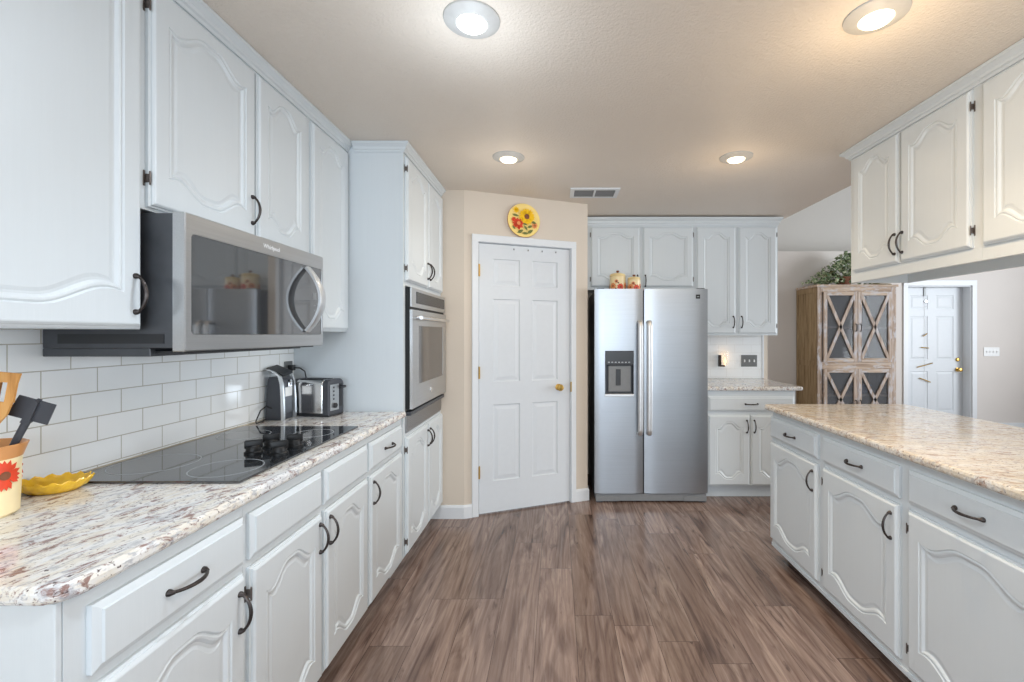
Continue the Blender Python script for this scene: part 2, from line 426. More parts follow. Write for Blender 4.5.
# right dining wall and rear wall; window openings added for fill light
b = B(); b.box(7.4, 7.52, -3.1, .3, 0, 3.9); b.box(7.4, 7.52, 4.9, 7.1, 0, 3.9); b.box(7.4, 7.52, .3, 4.9, 0, .5); b.box(7.4, 7.52, .3, 4.9, 2.9, 3.9); struct(b.make('wall_right', 'wall_greige'))
b = B(); b.box(WL-.12, -1.25, -3.1, -2.98, 0, CE); b.box(1.85, 7.6, -3.1, -2.98, 0, 3.9); b.box(-1.25, 1.85, -3.1, -2.98, 0, .55); b.box(-1.25, 1.85, -3.1, -2.98, 2.32, CE); b.box(1.85, 7.6, -3.1, -2.98, CE, 3.9)
struct(b.make('wall_rear', 'wall_rear'))
b = B()
for x in (-1.25, -.22, .78, 1.80): b.box(x, x+.05, -3.04, -3.0, .55, 2.32)
b.box(-1.25, 1.85, -3.04, -3.0, .55, .6); b.box(-1.25, 1.85, -3.04, -3.0, 2.27, 2.32); struct(b.make('added_window_1', 'trim_paint'))  # unseen window frame, added for fill light and reflections

# ------------------------------------------------------------------ cabinet makers
def arch(s):
    s = abs(s)
    if s < .16: return 1
    if s < .84: return .5+.5*math.cos(PI*(s-.16)/.68)
    return .13*((s-.84)/.16)**1.5
def ring_(M, u0, u1, z0, z1, e, d, n=26):
    S = [-1+2*k/n for k in range(n+1)]; cx, hw = (u0+u1)/2, (u1-u0)/2-e
    return [M(cx+s*hw, d, z0+e) for s in S]+[M(cx+s*hw, d, z1-e) for s in reversed(S)]
def door_shape(M, u0, u1, z0, z1, T=.02, A=.05, n=26):
    st = min(.056, (u1-u0)*.17); rail = .05
    S = [-1+2*k/n for k in range(n+1)]; cx, hw = (u0+u1)/2, (u1-u0)/2-st
    def hole(i, d):
        return [M(cx+s*(hw-i), d, z0+rail+A*(1-arch(s))+i) for s in S]+[M(cx+s*(hw-i), d, z1-rail-A*(1-arch(s))-i) for s in reversed(S)]
    b = B()
    R = b.loops([ring_(M, u0, u1, z0, z1, 0, 0, n), ring_(M, u0, u1, z0, z1, 0, T-.011, n), ring_(M, u0, u1, z0, z1, .005, T-.009, n), ring_(M, u0, u1, z0, z1, .006, T-.005, n),
             ring_(M, u0, u1, z0, z1, .011, T-.001, n), ring_(M, u0, u1, z0, z1, .014, T, n),
             hole(0, T), hole(.004, T-.004), hole(.009, T-.0015), hole(.014, T-.0025), hole(.021, T-.008), hole(.027, T-.008), hole(.036, T-.006)], True, False)
    L = R[-1]; m = n+1
    for k in range(n): b.bm.faces.new((L[k], L[k+1], L[2*m-2-k], L[2*m-1-k]))
    return b
def drawer_shape(M, u0, u1, z0, z1, T=.02):
    b = B(); b.loops([ring_(M, u0, u1, z0, z1, e, d, 1) for e, d in ((0, 0), (0, T-.010), (.006, T-.007), (.013, T-.004), (.015, T), (.02, T))]); return b
def pull(M, u, z, vert, parent, d0=.02, L=.097):
    b = B(); pts = []; rad = []
    for k in range(15):
        a = -1+2*k/14; pts.append((a*L/2, d0+.006+.024*(1-a*a)**.75)); rad.append(.0036+.0014*(1-abs(a)))
    f = (lambda a, d: (u, d, z+a)) if vert else (lambda a, d: (u+a, d, z))
    b.tube([f(*p) for p in pts], rad, 8, M)
    for sg in (-1, 1):
        c = sg*L/2
        b.tube([f(c, d0), f(c, d0+.004), f(c-sg*.001, d0+.009), f(c-sg*.003, d0+.013)], [.0080, .0076, .0052, .0040], 10, M)
    return b.make('handle', 'bronze', parent, True)
def hinge(M, u, z, sgn, parent, d0=0):
    b = B(); b.box(u+sgn*.0015, u+sgn*.007, d0, d0+.002, z-.022, z+.022, .0008, M)
    b.tube([(u+sgn*.0022, d0+.016, z-.020), (u+sgn*.0022, d0+.016, z-.017), (u+sgn*.0022, d0+.016, z+.017), (u+sgn*.0022, d0+.016, z+.020)], [.001, .0024, .0024, .001], 8, M)
    b.box(u+sgn*.0003, u+sgn*.0018, d0+.002, d0+.016, z-.012, z+.012, 0, M)
    return b.make('hinge', 'hinge_bronze', parent)
def add_door(root, M, u0, u1, z0, z1, hu=None, hz=None, hside=None, A=.05, T=.02, hzs=None):
    o = door_shape(M, u0, u1, z0, z1, T, A).make('door', 'cabinet_paint', root)
    if hu is not None: pull(M, hu, hz, True, o, T)
    if hside:
        for z in (hzs or (z0+.07, z1-.07)): hinge(M, u0 if hside < 0 else u1, z, hside, o)
    return o
def add_drawer(root, M, u0, u1, z0, z1, handle=True, T=.02):
    o = drawer_shape(M, u0, u1, z0, z1, T).make('drawer_front', 'cabinet_paint', root)
    if handle: pull(M, (u0+u1)/2, (z0+z1)/2, False, o, T)
    return o
CROWN = lambda zt: [(0, zt-.05), (.006, zt-.05), (.010, zt-.040), (.016, zt-.036), (.018, zt-.026), (.030, zt-.016), (.036, zt-.012), (.036, zt), (0, zt)]

# ------------------------------------------------------------------ left base run
ML = lambda u, d, z: (-.856+d, u, z)
TOP, BOT = .924, .892
def base_left(u0, u1, label):
    r = thing('base_cabinet', (-1.15, (u0+u1)/2, 0), label, 'cabinet', 'base cabinets on the left')
    b = B(); b.box(u0, u1, -.600, 0, .115, BOT-.002, 0, ML); b.make('cabinet_body', 'cabinet_paint', r)
    b = B(); b.box(u0, u1, -.600, -.075, 0, .115, 0, ML); b.make('toe_kick', 'cabinet_paint', r)
    return r
r = base_left(.790, 1.243, 'grey-white base cabinet at the near left end of the long granite counter')
b = B(); b.box(.777, .789, -.600, .0, .0, BOT-.002, .002, ML); b.make('end_panel', 'cabinet_paint', r)
add_drawer(r, ML, .829, 1.231, .730, .857); add_door(r, ML, .829, 1.231, .122, .706, 1.203, .615)
r = base_left(1.244, 2.046, 'wide base cabinet with two blank drawer fronts under the black cooktop')
add_drawer(r, ML, 1.256, 1.636, .730, .857, False); add_drawer(r, ML, 1.660, 2.032, .730, .857, False)
add_door(r, ML, 1.256, 1.636, .122, .706, 1.612, .628, -1); add_door(r, ML, 1.660, 2.032, .122, .706, 1.684, .628)
r = base_left(2.047, 2.518, 'base cabinet with one drawer and one door beside the tall oven cabinet')
add_drawer(r, ML, 2.060, 2.486, .730, .857); add_door(r, ML, 2.060, 2.486, .122, .706, 2.086, .625)
# countertop with a clipped near corner and eased edge
def slab(name, poly, z0, z1, mat, ease=.006):
    b = B(); n = len(poly); c = Vector((sum(p[0] for p in poly)/n, sum(p[1] for p in poly)/n))
    def ins(e):
        out = []
        for i in range(n):
            p0, p, p1 = (Vector(poly[(i+k) % n]) for k in (-1, 0, 1))
            d0, d1 = (p-p0).normalized(), (p1-p).normalized()
            n0, n1 = Vector((-d0.y, d0.x)), Vector((-d1.y, d1.x))
            m = (n0+n1); m = m/max(.3, m.dot(n0)) if m.length > 0 else n0
            out.append(p+m*e)
        return out
    def lp(e, z): return [(p.x, p.y, z) for p in ins(e)]
    b.loops([lp(ease*1.2, z0), lp(.002, z0+ease*.8), lp(0, z0+ease*1.6), lp(0, z1-ease*1.8), lp(ease*.5, z1-ease*.5), lp(ease*1.6, z1)])
    return b.make(name, mat, None)
pl = [(WL+.002, .762)]
for k in range(7):
    a = -PI/2+PI/2*k/6; pl.append((-.83-.05+.05*math.cos(a), .812+.05*math.sin(a)))
pl += [(-.83, 2.518), (WL+.002, 2.518)]
tag(slab('countertop', pl, BOT, TOP, 'granite'), 'long speckled white and brown granite countertop under the cooktop on the left', 'countertop')
b = B(); b.box(WL+.0005, WL+.009, .62, 2.518, TOP+.001, 1.364)
bs = b.make('tile_backsplash', 'subway_tile'); tag(bs, 'white subway tile backsplash with tan grout above the long left counter', 'backsplash')
b = B(); b.box(WL+.0095, WL+.014, .78, 2.515, TOP+.001, TOP+.007); b.make('caulk_line', 'caulk', bs)

# ------------------------------------------------------------------ left uppers
MU = lambda u, d, z: (-1.155+d, u, z)
def upper_left(u0, u1, zb, label):
    r = thing('wall_cabinet', (-1.3, (u0+u1)/2, zb), label, 'cabinet', 'wall cabinets on the left')
    b = B(); b.box(u0, u1, -.305, 0, zb, 2.405, .0, MU); b.make('cabinet_body', 'cabinet_paint', r)
    b = B(); b.sweep([(-1.1545, u0), (-1.1545, u1)], CROWN(CE-.002)); b.make('crown_moulding', 'cabinet_paint', r)
    return r
r = upper_left(.62, 1.263, 1.365, 'white wall cabinet with one large door at the left edge, before the microwave')
add_door(r, MU, .66, 1.254, 1.368, 2.348, 1.228, 1.46)
r = upper_left(1.264, 2.100, 1.702, 'short two-door white wall cabinet directly above the microwave')
add_door(r, MU, 1.279, 1.726, 1.711, 2.348, 1.700, 1.815, -1, hzs=(1.79, 2.28)); add_door(r, MU, 1.738, 2.084, 1.711, 2.348)
r = upper_left(2.101, 2.518, 1.365, 'narrow white wall cabinet between the microwave and the tall oven cabinet')
add_door(r, MU, 2.130, 2.497, 1.374, 2.348)

# ------------------------------------------------------------------ tall oven cabinet
MT = lambda u, d, z: (-.845+d, u, z)
r = thing('oven_cabinet', (-1.15, 2.93, 0), 'tall white cabinet housing the wall oven, beside the pantry wall', 'cabinet')
b = B(); Y0, Y1 = 2.520, 3.338
b.box(Y0, Y1, -.613, -.001, 1.625, 2.405, 0, MT); b.box(Y0, Y1, -.613, -.001, .115, .792, 0, MT)
b.box(Y0, 2.552, -.613, -.001, .792, 1.625, 0, MT); b.box(3.318, Y1, -.613, -.001, .792, 1.625, 0, MT); b.box(2.552, 3.318, -.613, -.58, .792, 1.625, 0, MT)
b.make('cabinet_body', 'cabinet_paint', r)
b = B(); b.box(Y0, 3.322, -.613, -.075, 0, .115, 0, MT); b.make('toe_kick', 'cabinet_paint', r)
b = B(); b.sweep([(-1.117, 2.5195), (-.8445, 2.5195), (-.8445, 3.338)], CROWN(CE-.002)); b.make('crown_moulding', 'cabinet_paint', r)
add_door(r, MT, 2.540, 2.948, 1.650, 2.345, 2.925, 1.755, -1); add_door(r, MT, 2.956, 3.325, 1.650, 2.345, 2.980, 1.755)
add_door(r, MT, 2.540, 2.948, .122, .774, 2.925, .685, -1); add_door(r, MT, 2.956, 3.325, .122, .774, 2.980, .685)
# wall oven
r = thing('wall_oven', (-.9, 2.935, .80), 'stainless steel built-in wall oven in the tall white cabinet', 'oven')
b = B(); b.box(2.556, 3.314, -.40, .0, .89, 1.615, 0, MT); b.make('oven_body', 'black_plastic', r)
b = B(); b.box(2.553, 3.317, 0.0245, .034, 1.505, 1.616, .002, MT); p = b.make('control_panel', 'stainless_plain', r)
b = B(); b.box(2.64, 3.30, .034, .0352, 1.53, 1.598, 0, MT); b.make('control_display', 'panel_black', p)
b = B(); b.box(2.552, 3.318, .0005, .024, .925, 1.617, 0, MT); b.make('black_gasket', 'knob_black', r)
b = B()
for a in ((2.553, 3.317, .93, 1.06), (2.553, 3.317, 1.40, 1.49), (2.553, 2.67, 1.06, 1.40), (3.23, 3.317, 1.06, 1.40)): b.box(a[0], a[1], .0245, .040, a[2], a[3], .0, MT)
dr = b.make('oven_door', 'stainless_plain', r)
b = B(); b.box(2.67, 3.23, .030, .0395, 1.06, 1.40, 0, MT); b.make('oven_window', 'oven_glass', dr)
b = B(); b.tube([(2.60, .075, 1.445), (3.25, .075, 1.445)], .011, 12, MT)
for u in (2.63, 3.22): b.tube([(u, .038, 1.445), (u, .075, 1.445)], .009, 10, MT)
b.make('oven_handle', 'stainless_shiny', dr, True)
b = B(); b.lathe([(.017, 0), (.017, .003), (.014, .004)], (-.845+.040, 2.935, .995), 20, 'x'); b.make('emblem', 'chrome', dr)
b = B(); b.box(2.552, 3.318, .0005, .030, .893, .915, .003, MT); b.make('vent_trim', 'dark_plastic', r)
b = B(); b.box(2.552, 3.318, .0005, .006, .80, .892, 0, MT)
for k in range(8): b.box(2.556, 3.314, .006, .010, .804+k*.011, .811+k*.011, 0, MT)
b.make('louvre_panel', 'stainless_dark', r)

# ------------------------------------------------------------------ microwave
MM = lambda u, d, z: (-1.045+d, u, z)      # d = 0 : door front
r = thing('microwave', (-1.2, 1.66, 1.30), 'stainless over-the-range microwave with curved handle, mounted under the left wall cabinets', 'microwave')
b = B(); b.box(1.284, 2.040, -.404, -.036, 1.312, 1.694, .002, MM); b.box(1.284, 2.040, -.404, -.10, 1.288, 1.312, .002, MM); b.make('microwave_body', 'charcoal_case', r)
b = B(); b.box(1.2825, 1.2838, -.36, -.06, 1.325, 1.352, 0, MM); b.make('side_rail', 'black_plastic', r)
b = B(); q0, q1, k0, k1 = 1.282, 2.043, 1.302, 1.697; g0, g1, h0, h1 = 1.304, 2.030, 1.350, 1.640
def rr(u0, u1, z0, z1, rd, d, n=4):
    out = []
    for cx, cz, a0 in ((u1-rd, z1-rd, 0), (u0+rd, z1-rd, PI/2), (u0+rd, z0+rd, PI), (u1-rd, z0+rd, 1.5*PI)):
        for k in range(n+1): a = a0+PI/2*k/n; out.append((cx+rd*math.cos(a), d, cz+rd*math.sin(a)))
    return out
def LM(L): return [MM(*p) for p in L]
b.loops([LM(rr(q0, q1, k0, k1, .003, -.035)), LM(rr(q0, q1, k0, k1, .003, -.003)), LM(rr(q0+.003, q1-.003, k0+.003, k1-.003, .003, 0)), LM(rr(g0, g1, h0, h1, .012, 0)), LM(rr(g0+.001, g1-.001, h0+.001, h1-.001, .012, -.004))])
dr = b.make('microwave_door', 'stainless_plain', r)
b = B(); b.loops([LM(rr(g0+.001, g1-.001, h0+.001, h1-.001, .011, -.0039)), LM(rr(g0+.001, g1-.001, h0+.001, h1-.001, .011, -.001))]); gl = b.make('door_glass', 'microwave_glass', dr)
b = B(); b.box(1.96, 1.985, -.001, -.0004, 1.50, 1.53, 0, MM); b.make('clock_display', 'grey_plastic', gl)
for k in range(5):
    b = B(); b.box(1.965, 1.98, -.001, -.0004, 1.385+k*.022, 1.390+k*.022, 0, MM); b.make('control_mark', 'grey_plastic', gl)
b = B(); pts = []
for k in range(17):
    a = -1+2*k/16; pts.append((1.905, .004+.062*(1-a*a), 1.497+a*.132))
L = []
for i, p in enumerate(pts):
    a = -1+2*i/16; wd = .016+.006*(1-a*a)
    t = Vector((0, 1*(-.124*a), .132)).normalized(); nn = Vector((0, t.z, -t.y))
    c = Vector(p); U = Vector((1, 0, 0))
    L.append([MM(*(c+U*wd*x+nn*.008*y)) for x, y in ((-1, -.6), (-.6, -1), (.6, -1), (1, -.6), (1, .6), (.6, 1), (-.6, 1), (-1, .6))])
b.loops(L); b.make('handle', 'satin_silver', dr, True, 50)
def text(body, size, mat, parent, mtx, name='lettering', ext=.0004):
    cu = bpy.data.curves.new(name, 'FONT'); cu.body = body; cu.size = size; cu.extrude = ext; cu.align_x = 'CENTER'; cu.align_y = 'CENTER'
    o = bpy.data.objects.new('tmp', cu); COL.objects.link(o)
    me = bpy.data.meshes.new_from_object(o.evaluated_get(bpy.context.evaluated_depsgraph_get())); bpy.data.objects.remove(o)
    off = Vector((0, 0, 0)); q = parent
    while q is not None: off += q.location; q = q.parent
    me.transform(Matrix.Translation(-off) @ mtx); me.materials.clear(); me.materials.append(MAT[mat])
    t = bpy.data.objects.new(name, me); COL.objects.link(t); t.parent = parent; return t
text('Whirlpool', .023, 'white_plastic', dr, Matrix.Translation((-1.0448, 1.674, 1.668)) @ Matrix.Rotation(PI/2, 4, 'Z') @ Matrix.Rotation(PI/2, 4, 'X'))
b = B(); b.box(1.30, 2.00, -.35, -.02, 1.296, 1.304, .002, MM)
b.make('bottom_vent', 'black_plastic', r)

# ------------------------------------------------------------------ cooktop
r = thing('cooktop', (-1.17, 1.69, TOP), 'black glass electric cooktop with four knobs set in the left counter', 'cooktop')
b = B(); b.box(-1.432, -.904, 1.300, 2.082, TOP+.0005, TOP+.0075, .002); b.make('glass_top', 'ceramic_glass', r)
for x, y, rd in ((-1.035, 1.432, .100), (-1.30, 1.478, .118), (-1.03, 1.93, .08), (-1.30, 1.90, .095)):
    b = B(); b.loops([[(x+q*math.cos(2*PI*k/48), y+q*math.sin(2*PI*k/48), TOP+.0075+z) for k in range(48)] for q, z in ((rd, 0), (rd, .0004), (rd-.0028, .0004), (rd-.0028, 0))], False, False); b.make('burner_ring', 'glass_mark', r)
for x, y in ((-1.068, 1.607), (-1.065, 1.702), (-.970, 1.595), (-.976, 1.700)):
    b = B(); z = TOP+.0078
    b.lathe([(.029, z), (.029, z+.006), (.024, z+.010), (.023, z+.024), (.020, z+.028)], (x, y, 0), 20)
    c_, s_ = math.cos(.5), math.sin(.5)
    mk = lambda u, d, zz: (x+u*c_-d*s_, y+u*s_+d*c_, zz)
    b.box(-.027, .027, -.008, .008, z+.018, z+.046, .003, mk); b.make('knob', 'knob_black', r, True, 35)

# ------------------------------------------------------------------ island
MI = lambda u, d, z: (1.315-d, u, z)
def base_island(u0, u1, label, end=False):
    r = thing('island_cabinet', (1.6, (u0+u1)/2, 0), label, 'cabinet', 'base cabinets of the island')
    b = B(); b.box(u0, u1, -.60, 0, .075, BOT-.002, 0, MI); b.make('cabinet_body', 'cabinet_paint', r)
    b = B(); b.box(u0, u1-(.04 if end else 0), -.60, -.075, 0, .075, 0, MI); b.make('toe_kick', 'toe_kick', r)
    b = B(); b.box(u0, u1, -.004, .006, .072, .092, .002, MI); b.make('bottom_rail', 'cabinet_paint', r)
    return r
r = base_island(2.232, 2.765, 'island base cabinet at the far end, nearest the refrigerator', True)
add_drawer(r, MI, 2.270, 2.762, .728, .850); add_door(r, MI, 2.270, 2.762, .118, .703, 2.300, .612)
r = base_island(1.695, 2.231, 'middle island base cabinet with door pull at its right edge')
add_drawer(r, MI, 1.730, 2.222, .728, .850); add_door(r, MI, 1.730, 2.222, .118, .703, 1.762, .612, 1)
r = base_island(1.14, 1.694, 'island base cabinet nearest the camera at the right edge')
add_drawer(r, MI, 1.17, 1.684, .728, .850); add_door(r, MI, 1.17, 1.684, .118, .703, 1.20, .612, 1)
r = base_island(.70, 1.139, 'island base cabinet beyond the right edge')
add_drawer(r, MI, .72, 1.12, .728, .850); add_door(r, MI, .72, 1.12, .118, .703, .76, .612)
tag(slab('island_countertop', [(1.272, .66), (2.14, .66), (2.14, 2.79), (1.285, 2.79), (1.272, 2.777)], BOT, TOP, 'granite_warm_lit'), 'wide granite countertop on the island at right, warm lamplight in its beige tone', 'countertop')

# ------------------------------------------------------------------ right uppers
MR = lambda u, d, z: (1.71-d, u, z)
def upper_right(u0, u1, label, ret):
    r = thing('wall_cabinet', (1.87, (u0+u1)/2, 1.648), label, 'cabinet', 'hanging cabinets above the island')
    b = B(); b.box(u0, u1, -.335, 0, 1.70, 2.405, 0, MR)
    b.box(u0, u1, -.02, 0, 1.648, 1.70, 0, MR); b.box(u0, u1, -.335, -.315, 1.648, 1.70, 0, MR)
    b.box(u1-.018 if ret else u0, u1 if ret else u0+.018, -.315, -.02, 1.648, 1.70, 0, MR)
    b.make('cabinet_body', 'cabinet_paint', r)
    b = B()
    CP = [(o*1.2, z) for o, z in CROWN(CE-.002)]
    b.sweep([(2.045, u1), (1.7105, u1), (1.7105, u0)] if ret else [(1.7105, u1), (1.7105, u0)], CP)
    b.make('crown_moulding', 'cabinet_paint', r); return r
r = upper_right(1.827, 2.637, 'two-door white hanging cabinet above the island, nearer the dining room', True)
add_door(r, MR, 2.255, 2.600, 1.705, 2.352, 2.272, 1.80); add_door(r, MR, 1.862, 2.240, 1.705, 2.352, 2.222, 1.80, -1)
r = upper_right(1.02, 1.826, 'white hanging cabinet above the island at the right edge of the view', False)
add_door(r, MR, 1.43, 1.812, 1.705, 2.352); add_door(r, MR, 1.04, 1.42, 1.705, 2.352, 1.40, 1.80)
r = thing('under_cabinet_light', (1.85, 1.62, 1.68), 'slim white light fixture under the hanging cabinets at right', 'light fixture')
b = B(); b.box(1.74, 1.80, 1.40, 1.80, 1.672, 1.6995, .004); b.make('fixture_body', 'white_plastic', r)
for y in (1.70, 1.76):
    b = B(); b.box(1.752, 1.766, y-.012, y+.012, 1.662, 1.672, .003); b.make('clip', 'pewter', r)

# ------------------------------------------------------------------ back run
MB = lambda u, d, z: (u, 4.09-d, z)
def upper_back(u0, u1, zb, label, ends):
    r = thing('wall_cabinet', ((u0+u1)/2, 4.2, zb), label, 'cabinet', 'wall cabinets on the back wall')
    b = B(); b.box(u0, u1, -.306, 0, zb, 2.392, 0, MB); b.make('cabinet_body', 'cabinet_paint', r)
    b = B(); CP = [(o, 2.396+(z-2.396)*1.35) for o, z in CROWN(2.396)]
    b.sweep([(u0, 4.0895), (u1, 4.0895), (u1, 4.396)] if ends else [(u0, 4.0895), (u1, 4.0895)], CP); b.make('crown_moulding', 'cabinet_paint', r)
    return r
r = upper_back(.263, 1.240, 1.748, 'short two-door white wall cabinet above the refrigerator', False)
add_door(r, MB, .311, .750, 1.774, 2.312, .729, 1.828, -1, A=.04); add_door(r, MB, .778, 1.229, 1.774, 2.312, .799, 1.828, 1, A=.04)
r = upper_back(1.241, 1.991, 1.340, 'tall two-door white wall cabinet right of the refrigerator', True)
add_door(r, MB, 1.258, 1.610, 1.355, 2.312, 1.586, 1.46, None, .045); add_door(r, MB, 1.636, 1.977, 1.355, 2.312, 1.660, 1.46, 1, .045)
MBB = lambda u, d, z: (u, 3.72-d, z)
r = thing('base_cabinet', (1.59, 4.0, 0), 'two-door white base cabinet on the back wall beside the refrigerator', 'cabinet')
b = B(); b.box(1.226, 1.955, -.676, 0, .112, BOT-.002, 0, MBB); b.make('cabinet_body', 'cabinet_paint', r)
b = B(); b.box(1.226, 1.955, -.676, -.075, 0, .112, 0, MBB); b.make('toe_kick', 'cabinet_paint', r)
add_drawer(r, MBB, 1.240, 1.940, .722, .842); add_door(r, MBB, 1.240, 1.578, .118, .690, 1.552, .60); add_door(r, MBB, 1.588, 1.940, .118, .690, 1.613, .60)
tag(slab('countertop', [(1.224, 3.69), (1.995, 3.69), (2.01, 3.705), (2.01, 4.398), (1.224, 4.398)], BOT, TOP, 'granite'), 'short granite countertop on the back wall beside the refrigerator', 'countertop')
b = B(); b.box(1.0, 1.985, 4.391, 4.3995, TOP+.001, 1.339); o = b.make('tile_backsplash', 'subway_tile_back'); tag(o, 'white tile backsplash behind the short counter right of the refrigerator', 'backsplash')
b = B(); b.box(1.986, 2.005, 4.387, 4.3995, TOP+.001, 1.339, .003); b.make('edge_trim', 'trim_paint', o)

# ------------------------------------------------------------------ refrigerator
FX0, FX1, FY = .309, 1.216, 3.64
r = thing('refrigerator', (.762, 3.95, 0), 'stainless steel side-by-side refrigerator with ice dispenser beside the pantry', 'refrigerator')
b = B(); b.box(FX0+.004, FX1-.004, FY+.062, 4.28, .02, 1.700, .004); b.make('fridge_body', 'charcoal_case', r)
MF = lambda u, d, z: (u, FY-d, z)      # d grows towards the viewer; front of doors at 0
SX = .702
def fdoor(u0, u1, hole=None):
    b = B(); n = 14; L = []
    ps = []
    for k in range(n+1):                     # softly convex front in plan
        s = -1+2*k/n; ps.append((u0+(u1-u0)*k/n, -.010*abs(s)**6))
    z0, z1 = .075, 1.714
    if not hole:
        sec = [(u, d) for u, d in ps]+[(u1, -.058), (u0, -.058)]
        b.loops([[MF(u, d, z0) for u, d in sec], [MF(u, d, z1) for u, d in sec]])
    else:
        a0, a1, c0, c1 = hole
        xs = sorted(set([u for u, _ in ps if not (a0-.012 < u < a1+.012)] + [a0, a1]))
        f = lambda u: -.010*abs(-1+2*(u-u0)/(u1-u0))**6
        for x0, x1 in zip(xs, xs[1:]):
            for s0, s1 in ((z0, c0), (c0, c1), (c1, z1)):
                if s0 == c0 and x0 >= a0-1e-6 and x1 <= a1+1e-6: continue
                b.bm.faces.new([b.bm.verts.new(MF(*q)) for q in ((x0, f(x0), s0), (x1, f(x1), s0), (x1, f(x1), s1), (x0, f(x0), s1))])
        q = [(u0, -.01), (u0, -.058), (u1, -.058), (u1, -.01)]
        b.loops([[MF(u, d, z0) for u, d in q], [MF(u, d, z1) for u, d in q]], False, False, False)
        for z in (z0, z1):
            b.bm.faces.new([b.bm.verts.new(MF(x, f(x), z)) for x in xs]+[b.bm.verts.new(MF(u1, -.058, z)), b.bm.verts.new(MF(u0, -.058, z))])
        bmesh.ops.remove_doubles(b.bm, verts=b.bm.verts, dist=.0002)
    return b
d1 = fdoor(FX0, SX-.005, (.392, .622, .872, 1.218)).make('fridge_door', 'stainless', r, True, 30)
d2 = fdoor(SX+.005, FX1).make('fridge_door', 'stainless', r, True, 30)
for dd, u in ((d1, .668), (d2, .740)):
    b = B(); z0, z1 = .545, 1.462
    pts = [(u, .0, z0+.02), (u, .03, z0+.012), (u, .048, z0+.03)]+[(u, .050+.006*math.sin(PI*k/10), z0+.05+(z1-z0-.1)*k/10) for k in range(11)]+[(u, .048, z1-.03), (u, .03, z1-.012), (u, .0, z1-.02)]
    L = []
    for i, p in enumerate(pts):
        p0, p1 = Vector(pts[max(i-1, 0)]), Vector(pts[min(i+1, len(pts)-1)]); t = (p1-p0).normalized(); nn = Vector((0, -t.z, t.y))
        L.append([MF(*(Vector(p)+Vector((1, 0, 0))*.021*math.cos(q)+nn*.012*math.sin(q))) for q in [2*PI*k/14 for k in range(14)]])
    b.loops(L); b.make('handle', 'satin_silver', dd, True)
b = B(); b.box(.392, .622, -.056, -.05, .872, 1.218, 0, MF); b.box(.392, .396, -.05, .001, .872, 1.218, 0, MF); b.box(.618, .622, -.05, .001, .872, 1.218, 0, MF); b.box(.392, .622, -.05, .001, 1.214, 1.218, 0, MF)
dp = b.make('dispenser_niche', 'dark_plastic', d1)
b = B(); b.box(.396, .618, -.049, .003, 1.105, 1.214, .003, MF); b.make('dispenser_panel', 'panel_black', d1)
b = B()
for k in range(7): b.box(.415+k*.027, .430+k*.027, .003, .0036, 1.122, 1.130, 0, MF)
b.make('dispenser_buttons', 'glass_mark', d1)
b = B(); b.box(.420, .600, -.049, -.012, .890, 1.100, .004, MF); b.make('dispenser_cradle', 'grey_plastic', d1)
b = B(); b.box(.480, .518, -.012, -.008, .94, 1.07, .002, MF); b.make('dispenser_paddle', 'black_plastic', d1)
b = B(); b.box(.390, .624, -.05, .008, .852, .873, .003, MF); b.make('drip_tray', 'satin_silver', d1)
b = B(); b.box(1.118, 1.152, .0, .003, 1.635, 1.668, .001, MF); e = b.make('badge', 'dark_slot', d2)
b = B(); b.box(1.126, 1.144, .003, .0036, 1.648, 1.653, 0, MF); b.make('badge_mark', 'glass_mark', d2)
b = B(); b.box(FX0+.01, FX1-.01, -.06, -.012, .012, .068, .003, MF)
b.box(FX0+.01, FX0+.19, -.012, -.004, .012, .05, .003, MF); b.box(FX1-.19, FX1-.01, -.012, -.004, .012, .05, .003, MF)
b.make('base_grille', 'grey_plastic', r)
for u in (FX0+.04, FX1-.04):
    b = B(); b.box(u-.025, u+.025, -.05, -.02, 0, .013, 0, MF); b.make('foot', 'dark_plastic', r)
for u in (FX0+.05, FX1-.05, SX):
    b = B(); b.box(u-.03, u+.03, -.10, -.02, 1.7005, 1.722, .004, MF) if u != SX else b.box(u-.004, u+.004, -.058, -.03, .08, 1.70, 0, MF)
    b.make('hinge_cover' if u != SX else 'door_gap', 'charcoal_case' if u != SX else 'dark_slot', r)

# ------------------------------------------------------------------ flowers painted / moulded on ceramics
def petals(b, P, c, r0, r1, n, wd, z, jit=0):
    """flat raised petals in a local plane; P maps (x, y, h)"""
    for k in range(n):
        a = 2*PI*k/n+(random.random()-.5)*jit; ca, sa = math.cos(a), math.sin(a)
        q = [(r0, -wd*.5), ((r0+r1)*.55, -wd), (r1, 0), ((r0+r1)*.55, wd), (r0, wd*.5)]
        b.loops([[P(c[0]+x*ca-y*sa, c[1]+x*sa+y*ca, h) for x, y in q] for h in (z-.0006, z)], True, True)
def disc(b, P, c, r, z0, z1, n=20): b.loops([[P(c[0]+r*math.cos(2*PI*k/n), c[1]+r*math.sin(2*PI*k/n), z) for k in range(n)] for z in (z0, z1)])
def leaf2(b, P, c, ang, ln, wd, z):
    ca, sa = math.cos(ang), math.sin(ang); q = [(-ln, 0), (-ln*.3, -wd), (ln*.4, -wd*.8), (ln, 0), (ln*.4, wd*.8), (-ln*.3, wd)]
    b.loops([[P(c[0]+x*ca-y*sa, c[1]+x*sa+y*ca, h) for x, y in q] for h in (z-.0006, z)])
